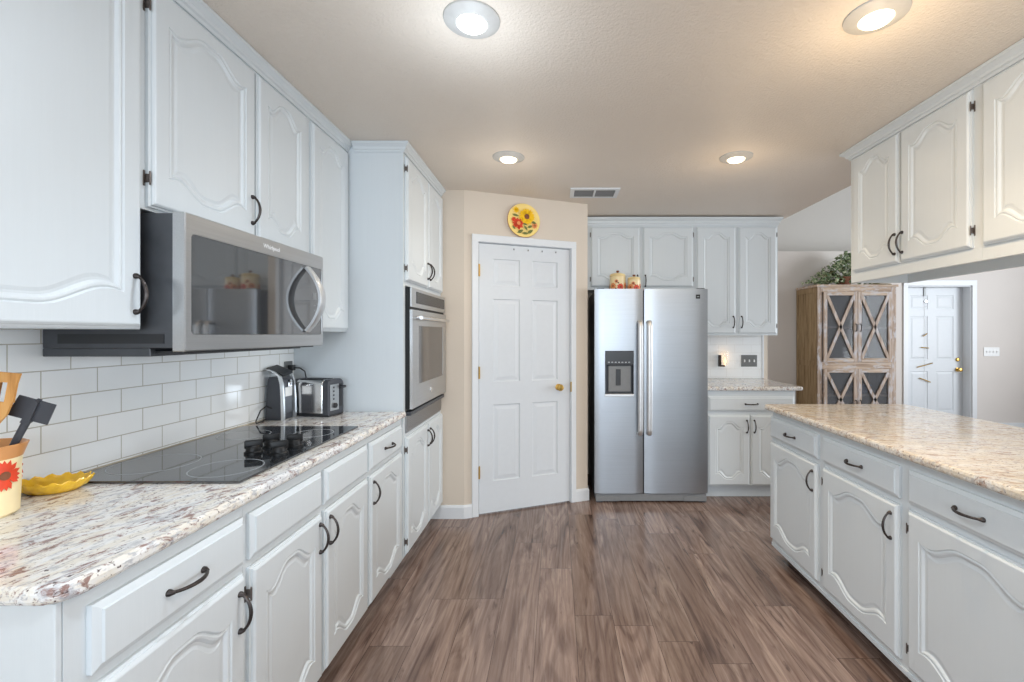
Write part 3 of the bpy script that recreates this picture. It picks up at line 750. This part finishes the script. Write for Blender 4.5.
# sunflower plate above the pantry door
pc = .455; PZ = DH+.0635+.131
px, py, _ = pw(pc, 0, 0)
r = thing('plate', (px, py, PZ), 'round painted plate of yellow sunflower and red flower above the pantry door', 'plate')
tl = .10
def PP(x, y, h):  # plate plane, leaning a little back against the wall
    p = pw(pc+x, -(.004+h) - .0 - (.131-y)*.03, PZ+y); return p
b = B(); L = []
for rd, h in ((.128, .0), (.131, .006), (.129, .012), (.115, .012), (.095, .008), (.05, .006)):
    L.append([PP(rd*math.cos(2*PI*k/44), rd*math.sin(2*PI*k/44), h) for k in range(44)])
b.loops(L[:3], True, False); b.make('plate_rim', 'plate_edge', r, True)
b = B(); b.loops(L[2:], False, True); b.make('plate_face', 'plate_cream', r, True)
b = B(); petals(b, PP, (.022, .030), .02, .066, 18, .011, .0155, .1); petals(b, PP, (.022, .030), .02, .055, 16, .012, .0163, .2); petals(b, PP, (-.062, .075), .0, .026, 8, .008, .0150); b.make('sunflower', 'petal_yellow', r)
b = B(); disc(b, PP, (.022, .030), .020, .012, .0175); b.make('sunflower_centre', 'flower_centre', r)
b = B(); petals(b, PP, (-.048, -.030), .006, .048, 11, .012, .0155, .5); petals(b, PP, (-.082, .0), .0, .022, 6, .007, .0150); b.make('red_flower', 'petal_red', r)
b = B(); disc(b, PP, (-.044, -.026), .014, .012, .017); petals(b, PP, (.085, -.035), .0, .026, 7, .009, .0148); b.make('orange_bloom', 'petal_orange', r)
b = B()
for x, y, a, ln, wd in ((-.068, .034, -.2, .026, .009), (-.082, -.062, -.9, .018, .008), (-.032, -.088, .5, .028, .012), (.008, -.100, .0, .026, .010), (.048, -.084, .6, .028, .012), (.012, -.058, -.9, .024, .009), (.046, -.046, .4, .022, .010), (.078, -.012, -.3, .020, .010), (.008, -.030, -.3, .02, .007)): leaf2(b, PP, (x, y), a, ln, wd, .0158)
b.make('painted_leaves', 'leaf_paint', r)
# canisters on the fridge
def canister(x, y, rad, h, label, knobs):
    r = thing('canister', (x, y, 1.7005), label, 'canister', 'sunflower canisters on the refrigerator'); z = 1.7005
    b = B(); b.lathe([(rad*.9, z), (rad*.98, z+.006), (rad, z+h*.4), (rad*.98, z+h*.78), (rad*.93, z+h*.8)], (x, y, 0), 32); bd = b.make('jar', 'crock_cream', r, True)
    b = B(); b.lathe([(rad*.93, z+h*.8+.0004), (rad*1.0, z+h*.80+.003), (rad*1.0, z+h*.86), (rad*.9, z+h*.93), (rad*.4, z+h*.985), (.012, z+h*.99)], (x, y, 0), 32); ld = b.make('lid', 'cream_ceramic', r, True)
    b = B(); b.lathe([(.008, z+h*.985), (.007, z+h*1.02), (.014, z+h*1.06), (.012, z+h*1.10), (.003, z+h*1.115)], (x, y, 0), 14); b.make('lid_knob', 'flower_centre', ld, True)
    fr = B(); fo = B(); fl = B()
    for a, zz, sz in ((-2.3, .33, .030), (-1.35, .28, .032), (-.5, .36, .028), (-1.85, .55, .016), (.6, .3, .03), (1.8, .35, .03), (2.9, .3, .03)):
        def P(u, v, hh, a=a, zz=zz): q = a+u/rad; return (x+(rad*1.0+hh)*math.cos(q), y+(rad*1.0+hh)*math.sin(q), z+h*zz+v)
        t = fr if sz > .031 else fo
        petals(t, P, (0, 0), .004, sz, 9, .009, .0022); disc(fl, P, (0, 0), .008, -.002, .0032, 10); leaf2(fl, P, (sz*.8, -sz*.7), -.6, .014, .006, .0018)
    fr.make('red_flowers', 'petal_red', bd); fo.make('orange_flowers', 'petal_orange', bd); fl.make('flower_centres', 'flower_centre', bd)
canister(.528, 3.90, .068, .176, 'larger cream canister with red and orange flowers on top of the refrigerator, left one', 1)
canister(.665, 3.88, .054, .142, 'smaller cream canister with a red flower on top of the refrigerator, right one', 1)

# ------------------------------------------------------------------ left counter things
CZ = TOP+.0005
# crock
cx, cy = -1.349, 1.060
r = thing('utensil_crock', (cx, cy, CZ), 'cream ceramic crock with red sunflower holding utensils at the left edge', 'crock')
b = B(); b.lathe([(.060, CZ), (.066, CZ+.006), (.068, CZ+.06), (.069, CZ+.12), (.071, CZ+.135), (.064, CZ+.135), (.060, CZ+.02), (.001, CZ+.018)], (cx, cy, 0), 40); bd = b.make('jar', 'crock_cream', r, True)
b = B(); b.lathe([(.071, CZ+.1352), (.078, CZ+.158), (.081, CZ+.166), (.077, CZ+.168), (.071, CZ+.158), (.064, CZ+.1352)], (cx, cy, 0), 40, cap=False); b.make('rim', 'crock_rim', r, True)
for a in (-.06, 1.5, 3.1, -1.7):
    def P(u, v, hh, a=a): q = a+u/.069; return (cx+(.069+hh)*math.cos(q), cy+(.069+hh)*math.sin(q), CZ+.098+v)
    fr = B(); petals(fr, P, (0, 0), .008, .036, 17, .0055, .0022, .35); fr = fr.make('red_sunflower', 'petal_red', bd)
    fc = B(); disc(fc, P, (0, 0), .010, -.002, .0035, 14); fc.make('flower_centre', 'flower_centre', bd)
# wooden slotted spatula
r = thing('spatula', (cx, cy, CZ+.03), 'wooden slotted spatula standing in the crock at left', 'spatula')
b = B(); A0 = Vector((cx+.020, cy-.036, CZ+.026)); A1 = Vector((-1.304, 1.036, 1.150)); up = (A1-A0).normalized()
b.tube([A0, A0+(A1-A0)*.5, A1], [.008, .008, .009], 10); b.make('handle', 'spatula_wood', r, True)
side = Vector((.93, .30, 0)); side = (side-up*side.dot(up)).normalized(); nm = up.cross(side)
def SP(u, d, z): return A1+side*u+up*z+nm*d
b = B(); hw, hh = .052, .125
# head: outline with two slots built as strips
def strip(x0, x1, z0, z1, y0=None):
    b.hexa([SP(x, d, z) for z in (z0, z1) for d in (-.003, .003) for x in ((x0, x1))])
b.loops([[SP(x, d, z) for x, z in ((-.012, -.03), (.012, -.03), (.038, .02), (.044, .05), (-.044, .05), (-.038, .02))] for d in (-.003, .003)])
for x0, x1 in ((-.046, -.030), (-.018, -.006), (.006, .018), (.030, .046)): strip(x0, x1, .05, .095)
for x0, x1 in ((-.018, .0), (.0, .018)): strip(x0, x1, .0501, .0949)
b.loops([[SP(x, d, z) for x, z in ((-.046, .095), (.046, .095), (.049, .118), (-.049, .118))] for d in (-.003, .003)])
b.make('slotted_head', 'spatula_wood', r)
b = B(); c = SP(0, 0, -.032); b.tube([c-up*.012, c-up*.010, c+up*.012, c+up*.014], [.011, .0165, .0165, .011], 14); b.make('collar', 'dark_plastic', r, True)
# black turner
r = thing('turner', (cx, cy, CZ+.03), 'black plastic turner with ribbed flat head leaning out of the crock', 'turner')
A0 = Vector((cx-.018, cy+.026, CZ+.030)); A1 = Vector((-1.262, 1.088, 1.150)); up = (A1-A0).normalized()
b = B(); b.tube([A0, A0+(A1-A0)*.6, A1, A1+up*.01], [.006, .007, .008, .005], 10); b.make('handle', 'dark_plastic', r, True)
side = Vector((.80, .45, -.36)); side = (side-up*side.dot(up)).normalized(); nm = up.cross(side)
b = B()
b.loops([[SP(x, d, z) for x, z in ((-.037, -.003), (.037, -.003), (.034, .050), (-.034, .050))] for d in (-.002, .002)])
b.loops([[SP(x, d, z) for x, z in ((-.008, -.010), (.008, -.010), (.004, .050), (-.004, .050))] for d in (-.009, .009)])
b.make('flat_head', 'dark_plastic', r)
# yellow spoon rest
r = thing('spoon_rest', (-1.368, 1.238, CZ), 'yellow ceramic spoon rest with scalloped rim on the left counter', 'spoon rest')
b = B(); L = []; n = 60; ca, sa = math.cos(.42), math.sin(.42)
for q, z, sc_ in ((.45, 0, 0), (.62, .001, .0), (.85, .014, .5), (1.0, .030, 1), (.97, .033, 1), (.82, .018, .5), (.55, .006, 0)):
    ring = []
    for k in range(n):
        a = 2*PI*k/n; wv = 1+.045*sc_*math.cos(a*16); x = .080*q*wv*math.cos(a); y = .058*q*wv*math.sin(a)*(1+.18*math.cos(a))
        ring.append((-1.368+x*ca-y*sa, 1.238+x*sa+y*ca, CZ+z+.004*sc_*math.cos(a*16+1)))
    L.append(ring)
b.loops(L); b.make('scalloped_dish', 'yellow_ceramic', r, True, 60)
b = B(); b.lathe([(.002, 0.0066), (.018, .008), (.020, .011), (.010, .014), (.002, .0145)], (-1.335, 1.268, CZ), 16, sx=1.3, sy=.7); b.make('leaf_accent', 'leaf_paint', r, True)
# electric can opener, front towards +X
OX, OY = -1.396, 2.300
r = thing('can_opener', (OX, OY, CZ), 'black and silver electric can opener beside the toaster', 'can opener')
b = B()
b.loops([[(OX+x, OY+y, CZ+z) for x, y in ((-.042*k, -.045*k), (.036*k, -.045*k), (.036*k, .045*k), (-.042*k, .045*k))] for z, k in ((0, 1.0), (.01, 1.04), (.17, .92), (.205, .84), (.212, .78))]); b.make('body', 'dark_plastic', r)
for sg in (-1, 1):
    b = B()
    pts = [(.047, .0), (.045, .10), (.040, .18), (.030, .218), (.0, .240), (-.032, .252)]
    for (x0, z0), (x1, z1) in zip(pts, pts[1:]):
        ys = (OY+sg*.050-.006, OY+sg*.050+.006)
        b.hexa([(OX+x0-.007, ys[0], CZ+z0), (OX+x0+.007, ys[0], CZ+z0), (OX+x0-.007, ys[1], CZ+z0), (OX+x0+.007, ys[1], CZ+z0), (OX+x1-.007, ys[0], CZ+z1), (OX+x1+.007, ys[0], CZ+z1), (OX+x1-.007, ys[1], CZ+z1), (OX+x1+.007, ys[1], CZ+z1)])
    b.make('chrome_frame', 'satin_silver', r)
b = B(); b.hexa([(OX+x, OY+y, CZ+z) for x, z in ((.040, .215), (-.04, .246)) for y in (-.043, .043) for x, z in ((x, z), (x, z+.012))]); b.make('lever', 'black_plastic', r)
b = B(); b.box(OX+.0365, OX+.044, OY-.040, OY+.040, CZ+.03, CZ+.20, .003); fp = b.make('front_panel', 'dark_plastic', r)
b = B(); b.box(OX+.044, OX+.0446, OY-.028, OY+.030, CZ+.115, CZ+.160); b.make('label', 'white_plastic', fp)
b = B(); b.box(OX+.044, OX+.055, OY-.012, OY+.014, CZ+.162, CZ+.186, .003); b.lathe([(.012, .044), (.012, .058), (.004, .060)], (OX, OY, CZ+.186), 14, 'x'); b.make('cutting_head', 'chrome', fp)
b = B(); b.tube([(OX-.01, OY-.05, CZ+.06), (OX-.02, OY-.075, CZ+.075), (OX-.02, OY-.12, CZ+.06), (OX-.022, OY-.15, CZ+.015), (OX-.02, OY-.15, CZ+.004), (OX-.03, OY-.09, CZ+.0035), (OX-.043, OY-.06, CZ+.0035), (OX-.045, OY-.01, CZ+.0035)], .0030, 8); b.make('power_cord', 'black_plastic', r, True)
# outlet with plug
r = thing('wall_outlet', (WL+.01, 2.46, 1.15), 'dark grey wall outlet with a black plug on the tiles above the can opener', 'outlet')
b = B(); b.box(WL+.0095, WL+.015, 2.425, 2.497, 1.095, 1.205, .002); b.make('cover_plate', 'pewter', r)
b = B(); b.box(WL+.015, WL+.045, 2.448, 2.476, 1.155, 1.185, .004); pg = b.make('plug', 'black_plastic', r)
b = B(); b.tube([(WL+.044, 2.462, 1.17), (WL+.075, 2.462, 1.168), (WL+.10, 2.464, 1.15), (WL+.105, 2.466, 1.12), (WL+.10, 2.470, 1.06)], .0032, 8); b.make('power_cord', 'black_plastic', pg, True)
# toaster
ra = -math.atan2(.036, .207)
r = thing('toaster', (-1.262, 2.412, CZ), 'two-slice brushed steel toaster with black ends in the counter corner', 'toaster', rot=ra)
def rbox(b, x0, x1, y0, y1, z0, z1, rd=.03):
    def sec(x, g=0):
        out = []
        for yy, zz, a0 in ((y1-rd, z1-rd, 0), (y0+rd, z1-rd, PI/2)):
            for k in range(6): a = a0+PI/2*k/5; out.append((x, yy+(rd-g)*math.cos(a), zz+(rd-g)*math.sin(a)))
        return out+[(x, y0+g, z0), (x, y1-g, z0)]
    b.loops([sec(x0, .004), sec(x0+.005), sec(x1-.005), sec(x1, .004)])
b = B(); rbox(b, -.085, .070, -.060, .060, .018, .190); sh = b.make('steel_shell', 'stainless_shiny', r, True, 35)
for x0, x1 in ((-.105, -.0853), (.0703, .108)):
    b = B(); rbox(b, x0, x1, -.062, .062, .010, .192); b.make('end_cap', 'dark_plastic', r, True, 35)
b = B(); b.box(-.105, .108, -.060, .060, 0.001, .0178, .004); b.make('base', 'black_plastic', r)
for y in (-.026, .026):
    b = B(); b.box(-.075, .060, y-.013, y+.013, .1895, .1915); b.make('bread_slot', 'dark_slot', r)
b = B(); b.box(.1083, .1095, -.048, .02, .03, .165, .0004); cp = b.make('control_panel', 'stainless_plain', r)
b = B(); b.lathe([(.013, .1095), (.013, .118), (.010, .120)], (0, -.015, .055), 16, 'x'); b.make('dial', 'black_plastic', cp)
for k in range(4):
    b = B(); b.box(.1095, .111, -.028, -.018, .085+k*.020, .094+k*.020, .0005); b.make('button', 'black_plastic', cp)
b = B(); b.box(.1083, .110, .026, .045, .045, .165, 0); b.box(.110, .132, .026, .050, .142, .156, .003); b.make('lever', 'black_plastic', r)

# ------------------------------------------------------------------ back counter: night light and switch plate
r = thing('night_light', (1.59, 4.38, 1.08), 'small plug-in night light with glass shade glowing warm on the back tiles', 'night light')
WT = 4.3905
b = B(); b.box(1.562, 1.587, WT-.028, WT, 1.040, 1.150, .003); b.box(1.562, 1.612, WT-.055, WT-.0285, 1.040, 1.055, .003); b.make('bracket', 'bronze', r)
b = B(); b.lathe([(.020, 1.0555), (.032, 1.070), (.036, 1.14), (.034, 1.19)], (1.612, WT-.045, 0), 20, cap=False); b.make('glass_shade', 'clear_glass', r, True)
b = B(); b.lathe([(.006, 1.0555), (.008, 1.070), (.013, 1.092), (.010, 1.11), (.002, 1.13)], (1.612, WT-.045, 0), 14); b.make('bulb', 'flame_bulb', r, True)
light('night_light_glow', 'POINT', (.03, -.06, .07), .12, (1, .62, .3), size=(.02, 0), parent=r)
r = thing('switch_plate', (1.855, 4.38, 1.10), 'pewter three-gang switch plate on the back tiles', 'switch plate')
b = B(); b.box(1.785, 1.938, WT-.006, WT, 1.038, 1.150, .002); b.make('cover_plate', 'pewter', r)
for k in range(3):
    b = B(); b.box(1.815+k*.046-.006, 1.815+k*.046+.006, WT-.014, WT-.0061, 1.082, 1.106, .002); b.make('toggle', 'white_plastic', r)

# ------------------------------------------------------------------ dining side: hutch, ivy, rack, switches
HX0, HX1, HY, HD, HZ = 3.39, 4.41, 5.90, .50, 1.994
r = thing('hutch', ((HX0+HX1)/2, HY+.25, 0), 'weathered wooden hutch with X-barred glass doors beyond the island', 'hutch')
b = B(); b.box(HX0, HX0+.03, HY+.012, HY+HD, 0, HZ-.03); sp = b.make('side_panel', 'hutch_side', r)
b = B(); b.box(HX0-.010, HX0, HY+.012, HY+.07, .02, HZ-.03); b.box(HX0-.010, HX0, HY+HD-.05, HY+HD, .02, HZ-.03); b.box(HX0-.010, HX0, HY+.07, HY+HD-.05, .93, 1.0); b.box(HX0-.010, HX0, HY+.07, HY+HD-.05, HZ-.10, HZ-.03); b.box(HX0-.010, HX0, HY+.07, HY+HD-.05, .02, .12); b.box(HX0-.004, HX0, HY+.21, HY+.30, 1.0, HZ-.1); b.make('side_frame', 'hutch_side', sp)
b = B(); b.box(HX1-.03, HX1, HY+.012, HY+HD, 0, HZ-.03); b.make('side_panel', 'hutch_side', r)
b = B(); b.box(HX0-.022, HX1+.022, HY-.015, HY+HD, HZ-.03, HZ, .004); b.make('top_board', 'hutch_rail', r)
b = B(); b.box(HX0+.03, HX1-.03, HY+HD-.015, HY+HD, .05, HZ-.03); b.make('back_panel', 'hutch_inside', r)
for x0, x1 in ((HX0, HX0+.062), (HX1-.062, HX1)):
    b = B(); b.box(x0, x1, HY, HY+.03, 0, HZ-.0301, .003); b.make('face_stile', 'hutch_front', r)
for z0, z1 in ((.890, .998), (HZ-.100, HZ-.031), (0, .10)):
    b = B(); b.box(HX0+.0621, HX1-.0621, HY, HY+.03, z0, z1, .003); b.make('face_rail', 'hutch_rail', r)
for z in (.55, .97, 1.44):
    b = B(); b.box(HX0+.031, HX1-.031, HY+.04, HY+HD-.016, z-.012, z+.012); b.make('shelf', 'hutch_rail', r)
cxm = (HX0+HX1)/2
for z0, z1 in ((.992, 1.898), (.11, .900)):
    for u0, u1, side_ in ((HX0+.068, cxm-.003, 1), (cxm+.003, HX1-.068, -1)):
        b = B(); fw = .047
        b.box(u0, u0+fw, HY-.022, HY-.001, z0, z1, .003); b.box(u1-fw, u1, HY-.022, HY-.001, z0, z1, .003)
        dr = b.make('door', 'hutch_front', r)
        b = B(); b.box(u0+fw, u1-fw, HY-.022, HY-.001, z0, z0+fw, .003); b.box(u0+fw, u1-fw, HY-.022, HY-.001, z1-fw, z1, .003); b.make('door_rails', 'hutch_rail', dr)
        b = B(); b.box(u0+fw, u1-fw, HY-.006, HY-.003, z0+fw, z1-fw); b.make('glass_pane', 'hutch_glass', dr)
        b = B()
        for a, c in (((u0+fw, z0+fw), (u1-fw, z1-fw)), ((u0+fw, z1-fw), (u1-fw, z0+fw))):
            v = (Vector(c)-Vector(a)).normalized(); nn = Vector((-v.y, v.x))*.018
            b.loops([[(q[0]+s*nn.x, yy, q[1]+s*nn.y) for q, s in ((a, -1), (c, -1), (c, 1), (a, 1))] for yy in (HY-.024, HY-.008)])
        b.make('cross_bars', 'hutch_front', dr)
        hx = u1-.027 if side_ > 0 else u0+.027; hz = 1.385 if z0 > .5 else .40
        b = B(); b.tube([(hx, HY-.022, hz), (hx, HY-.045, hz+.015), (hx, HY-.048, hz+.05), (hx, HY-.045, hz+.085), (hx, HY-.022, hz+.10)], .006, 8); b.make('handle', 'dark_slot', dr, True)
r = thing('bowl', (4.08, 6.08, .562), 'blue and white bowl inside the hutch behind the lower right glass door', 'bowl')
b = B(); b.lathe([(.05, .5625), (.055, .57), (.10, .64), (.11, .68), (.104, .68), (.05, .585), (.001, .58)], (4.08, 6.08, 0), 24); b.make('bowl_body', 'blue_ceramic', r, True)
# ivy
r = thing('ivy_plant', (3.86, 6.12, HZ), 'trailing green ivy in a brown pot on top of the hutch', 'plant')
b = B(); b.lathe([(.07, HZ+.0005), (.09, HZ+.10), (.095, HZ+.12), (.085, HZ+.12), (.075, HZ+.09), (.001, HZ+.085)], (3.86, 6.10, 0), 24); b.make('pot', 'terracotta', r, True)
b = B(); st = B()
rnd = random.Random(3)
for k in range(16):
    a = rnd.uniform(0, 2*PI); tx = 3.86+rnd.uniform(-.42, .42); ty = 6.10+rnd.uniform(-.13, .13); tz = HZ+.04+max(.0, .40-abs(tx-3.88)*.85)*rnd.uniform(.5, 1)
    st.tube([(3.86, 6.10, HZ+.09), ((3.86+tx)/2, (6.10+ty)/2, max(tz, HZ+.16)+.03), (tx, ty, tz)], .003, 5)
st.make('stems', 'twig', r)
for k in range(620):
    x = 3.86+rnd.gauss(0, .22); x = max(3.36, min(4.36, x)); y = 6.10+rnd.uniform(-.17, .17)
    top = max(.05, .46-abs(x-3.92)*.80); z = HZ+.015+rnd.uniform(.0, 1)**.7*top
    s = rnd.uniform(.018, .036); R = Matrix.Rotation(rnd.uniform(0, 2*PI), 3, 'Z') @ Matrix.Rotation(rnd.uniform(.1, 1.2), 3, 'X') @ Matrix.Rotation(rnd.uniform(0, 2*PI), 3, 'Z')
    o = Vector((x, y, max(z, HZ+.04)))
    q = [(0, -s, 0), (s*.9, -s*.45, .15*s), (s*.55, s*.3, .1*s), (0, s*1.2, -.2*s), (-s*.55, s*.3, .1*s), (-s*.9, -s*.45, .15*s)]
    vs = [b.bm.verts.new(o+R @ Vector(p)) for p in q]; c = b.bm.verts.new(o+R @ Vector((0, 0, -.12*s)))
    for i in range(6): b.bm.faces.new((c, vs[i], vs[(i+1) % 6]))
b.make('foliage', 'ivy_leaf', r)
# twigs lying on the hutch, right side
r = thing('twig_bundle', (4.28, 6.0, HZ), 'dry twig sprig lying on the right end of the hutch top', 'twigs')
b = B()
for k in range(7):
    y = 5.96+k*.012; b.tube([(4.05+rnd.uniform(0, .06), y, HZ+.006), (4.2, y+rnd.uniform(-.01, .01), HZ+.012+rnd.uniform(0, .012)), (4.34+rnd.uniform(0, .06), y+rnd.uniform(-.02, .02), HZ+.008+rnd.uniform(0, .01))], .0045, 6)
b.make('twigs', 'twig', r)
# rack hung over the entry door
DYF = FW+.13
r = thing('hook_rack', (5.30, DYF-.01, 1.2), 'thin wire hanger with small hooks on the white entry door', 'hook rack')
b = B(); b.box(5.285, 5.315, DYF-.012, DYF-.001, 1.90, 2.02, .003); b.make('door_hook', 'pewter', r)
b = B(); b.tube([(5.30, DYF-.003, .70), (5.30, DYF-.003, 1.92)], .0016, 6); b.make('strap', 'white_plastic', r)
b = B(); b.lathe([(.018, -.004), (.022, .0), (.018, .004)], (5.315, DYF-.012, 1.82), 14, 'y'); b.make('ring', 'chrome', r)
for z, l_, s_ in ((1.34, .03, .02), (1.155, .055, -.005), (.905, .11, .03), (.69, .08, -.03)):
    b = B(); b.tube([(5.30-l_, DYF-.012, z-s_), (5.30, DYF-.022, z), (5.30+l_, DYF-.012, z+s_)], .007, 6); b.make('hook', 'brass', r)
r = thing('switch_plate', (6.23, FW-.01, 1.1), 'white four-gang switch plate on the wall right of the entry door', 'switch plate')
b = B(); b.box(6.03, 6.25, FW-.007, FW-.0003, 1.04, 1.165, .002); b.make('cover_plate', 'white_plastic', r)
for k in range(4):
    b = B(); b.box(6.062+k*.048, 6.072+k*.048, FW-.018, FW-.0071, 1.09, 1.115, .002); b.make('toggle', 'white_plastic', r)

# ------------------------------------------------------------------ ceiling: lights and vent
def downlight(x, y, lens, col, pw_, label, gl=.06):
    r = thing('recessed_light', (x, y, CE), label, 'ceiling light', 'recessed ceiling lights')
    b = B(); b.lathe([(.095, CE-.0004), (.094, CE-.005), (.090, CE-.007), (.058, CE-.016), (.052, CE-.017), (.050, CE-.010)], (x, y, 0), 40, cap=False); b.make('trim_ring', 'lamp_trim', r, True)
    b = B(); b.lathe([(.0495, CE-.0005), (.0495, CE-.016), (.043, CE-.024), (.025, CE-.029), (.002, CE-.030)], (x, y, 0), 32); b.make('lens', lens, r, True)
    s = light('bulb_light', 'AREA', (0, 0, -.034), pw_*.05, col, size=(.09, .09), parent=r); s.data.shape = 'DISK'
    s = light('bulb_beam', 'SPOT', (0, 0, -.036), pw_*.75, col, size=(.04, 0), parent=r); s.data.spot_size = math.radians(128); s.data.spot_blend = .7
    light('bulb_glow', 'POINT', (0, 0, -.28), pw_*gl*1.1, col, size=(.05, 0), parent=r)
COOL, WARM = (.80, .90, 1), (1, .77, .50)
downlight(-.283, 1.531, 'lens_cool', COOL, 38, 'cool white recessed ceiling light near the left cabinets, closest to the camera', .085)
downlight(-.284, 2.72, 'lens_warm', (1, .90, .76), 19, 'small recessed ceiling light in front of the pantry door')
downlight(1.061, 1.509, 'lens_warm', WARM, 52, 'warm recessed ceiling light beside the right hanging cabinets')
downlight(1.076, 2.72, 'lens_warm', WARM, 22, 'warm recessed ceiling light in front of the back wall cabinets')
downlight(-.283, .33, 'lens_cool', COOL, 42, 'added recessed ceiling light out of view above the camera on the left, lifting ambient light')  # unseen fixture added to raise ambient light, on the same spacing
downlight(1.061, .33, 'lens_cool', (.95, .95, 1), 34, 'added recessed ceiling light out of view above the camera on the right, lifting ambient light')  # second unseen fixture, added for the same ambient lift
r = thing('ceiling_vent', (.285, 3.39, CE), 'white rectangular air vent in the ceiling before the refrigerator', 'vent')
b = B(); vx0, vx1, vy0, vy1 = .105, .465, 3.285, 3.50; VM = (vx0+vx1)/2
for a in ((vx0, vx1, vy0, vy0+.03), (vx0, vx1, vy1-.03, vy1), (vx0, vx0+.03, vy0+.03, vy1-.03), (vx1-.03, vx1, vy0+.03, vy1-.03), (VM-.007, VM+.007, vy0+.03, vy1-.03)): b.box(a[0], a[1], a[2], a[3], CE-.012, CE-.0005, .001)
b.make('frame', 'trim_paint', r)
b = B()
b.box(vx0+.03, vx1-.03, vy0+.03, vy1-.03, CE-.0012, CE-.0005); b.make('duct', 'dark_slot', r)
for k in range(9):
    b = B(); y = vy0+.04+k*.0165
    b.hexa([(x, y+dy, CE-.002-dz) for x in (vx0+.03, VM-.007) for dy, dz in ((0, 0), (.001, 0), (.010, .009), (.011, .009))])
    b.hexa([(x, y+dy, CE-.002-dz) for x in (VM+.007, vx1-.03) for dy, dz in ((0, 0), (.001, 0), (.010, .009), (.011, .009))])
    b.make('slat', 'grey_plastic', r)

for o in bpy.data.objects: spar(o)
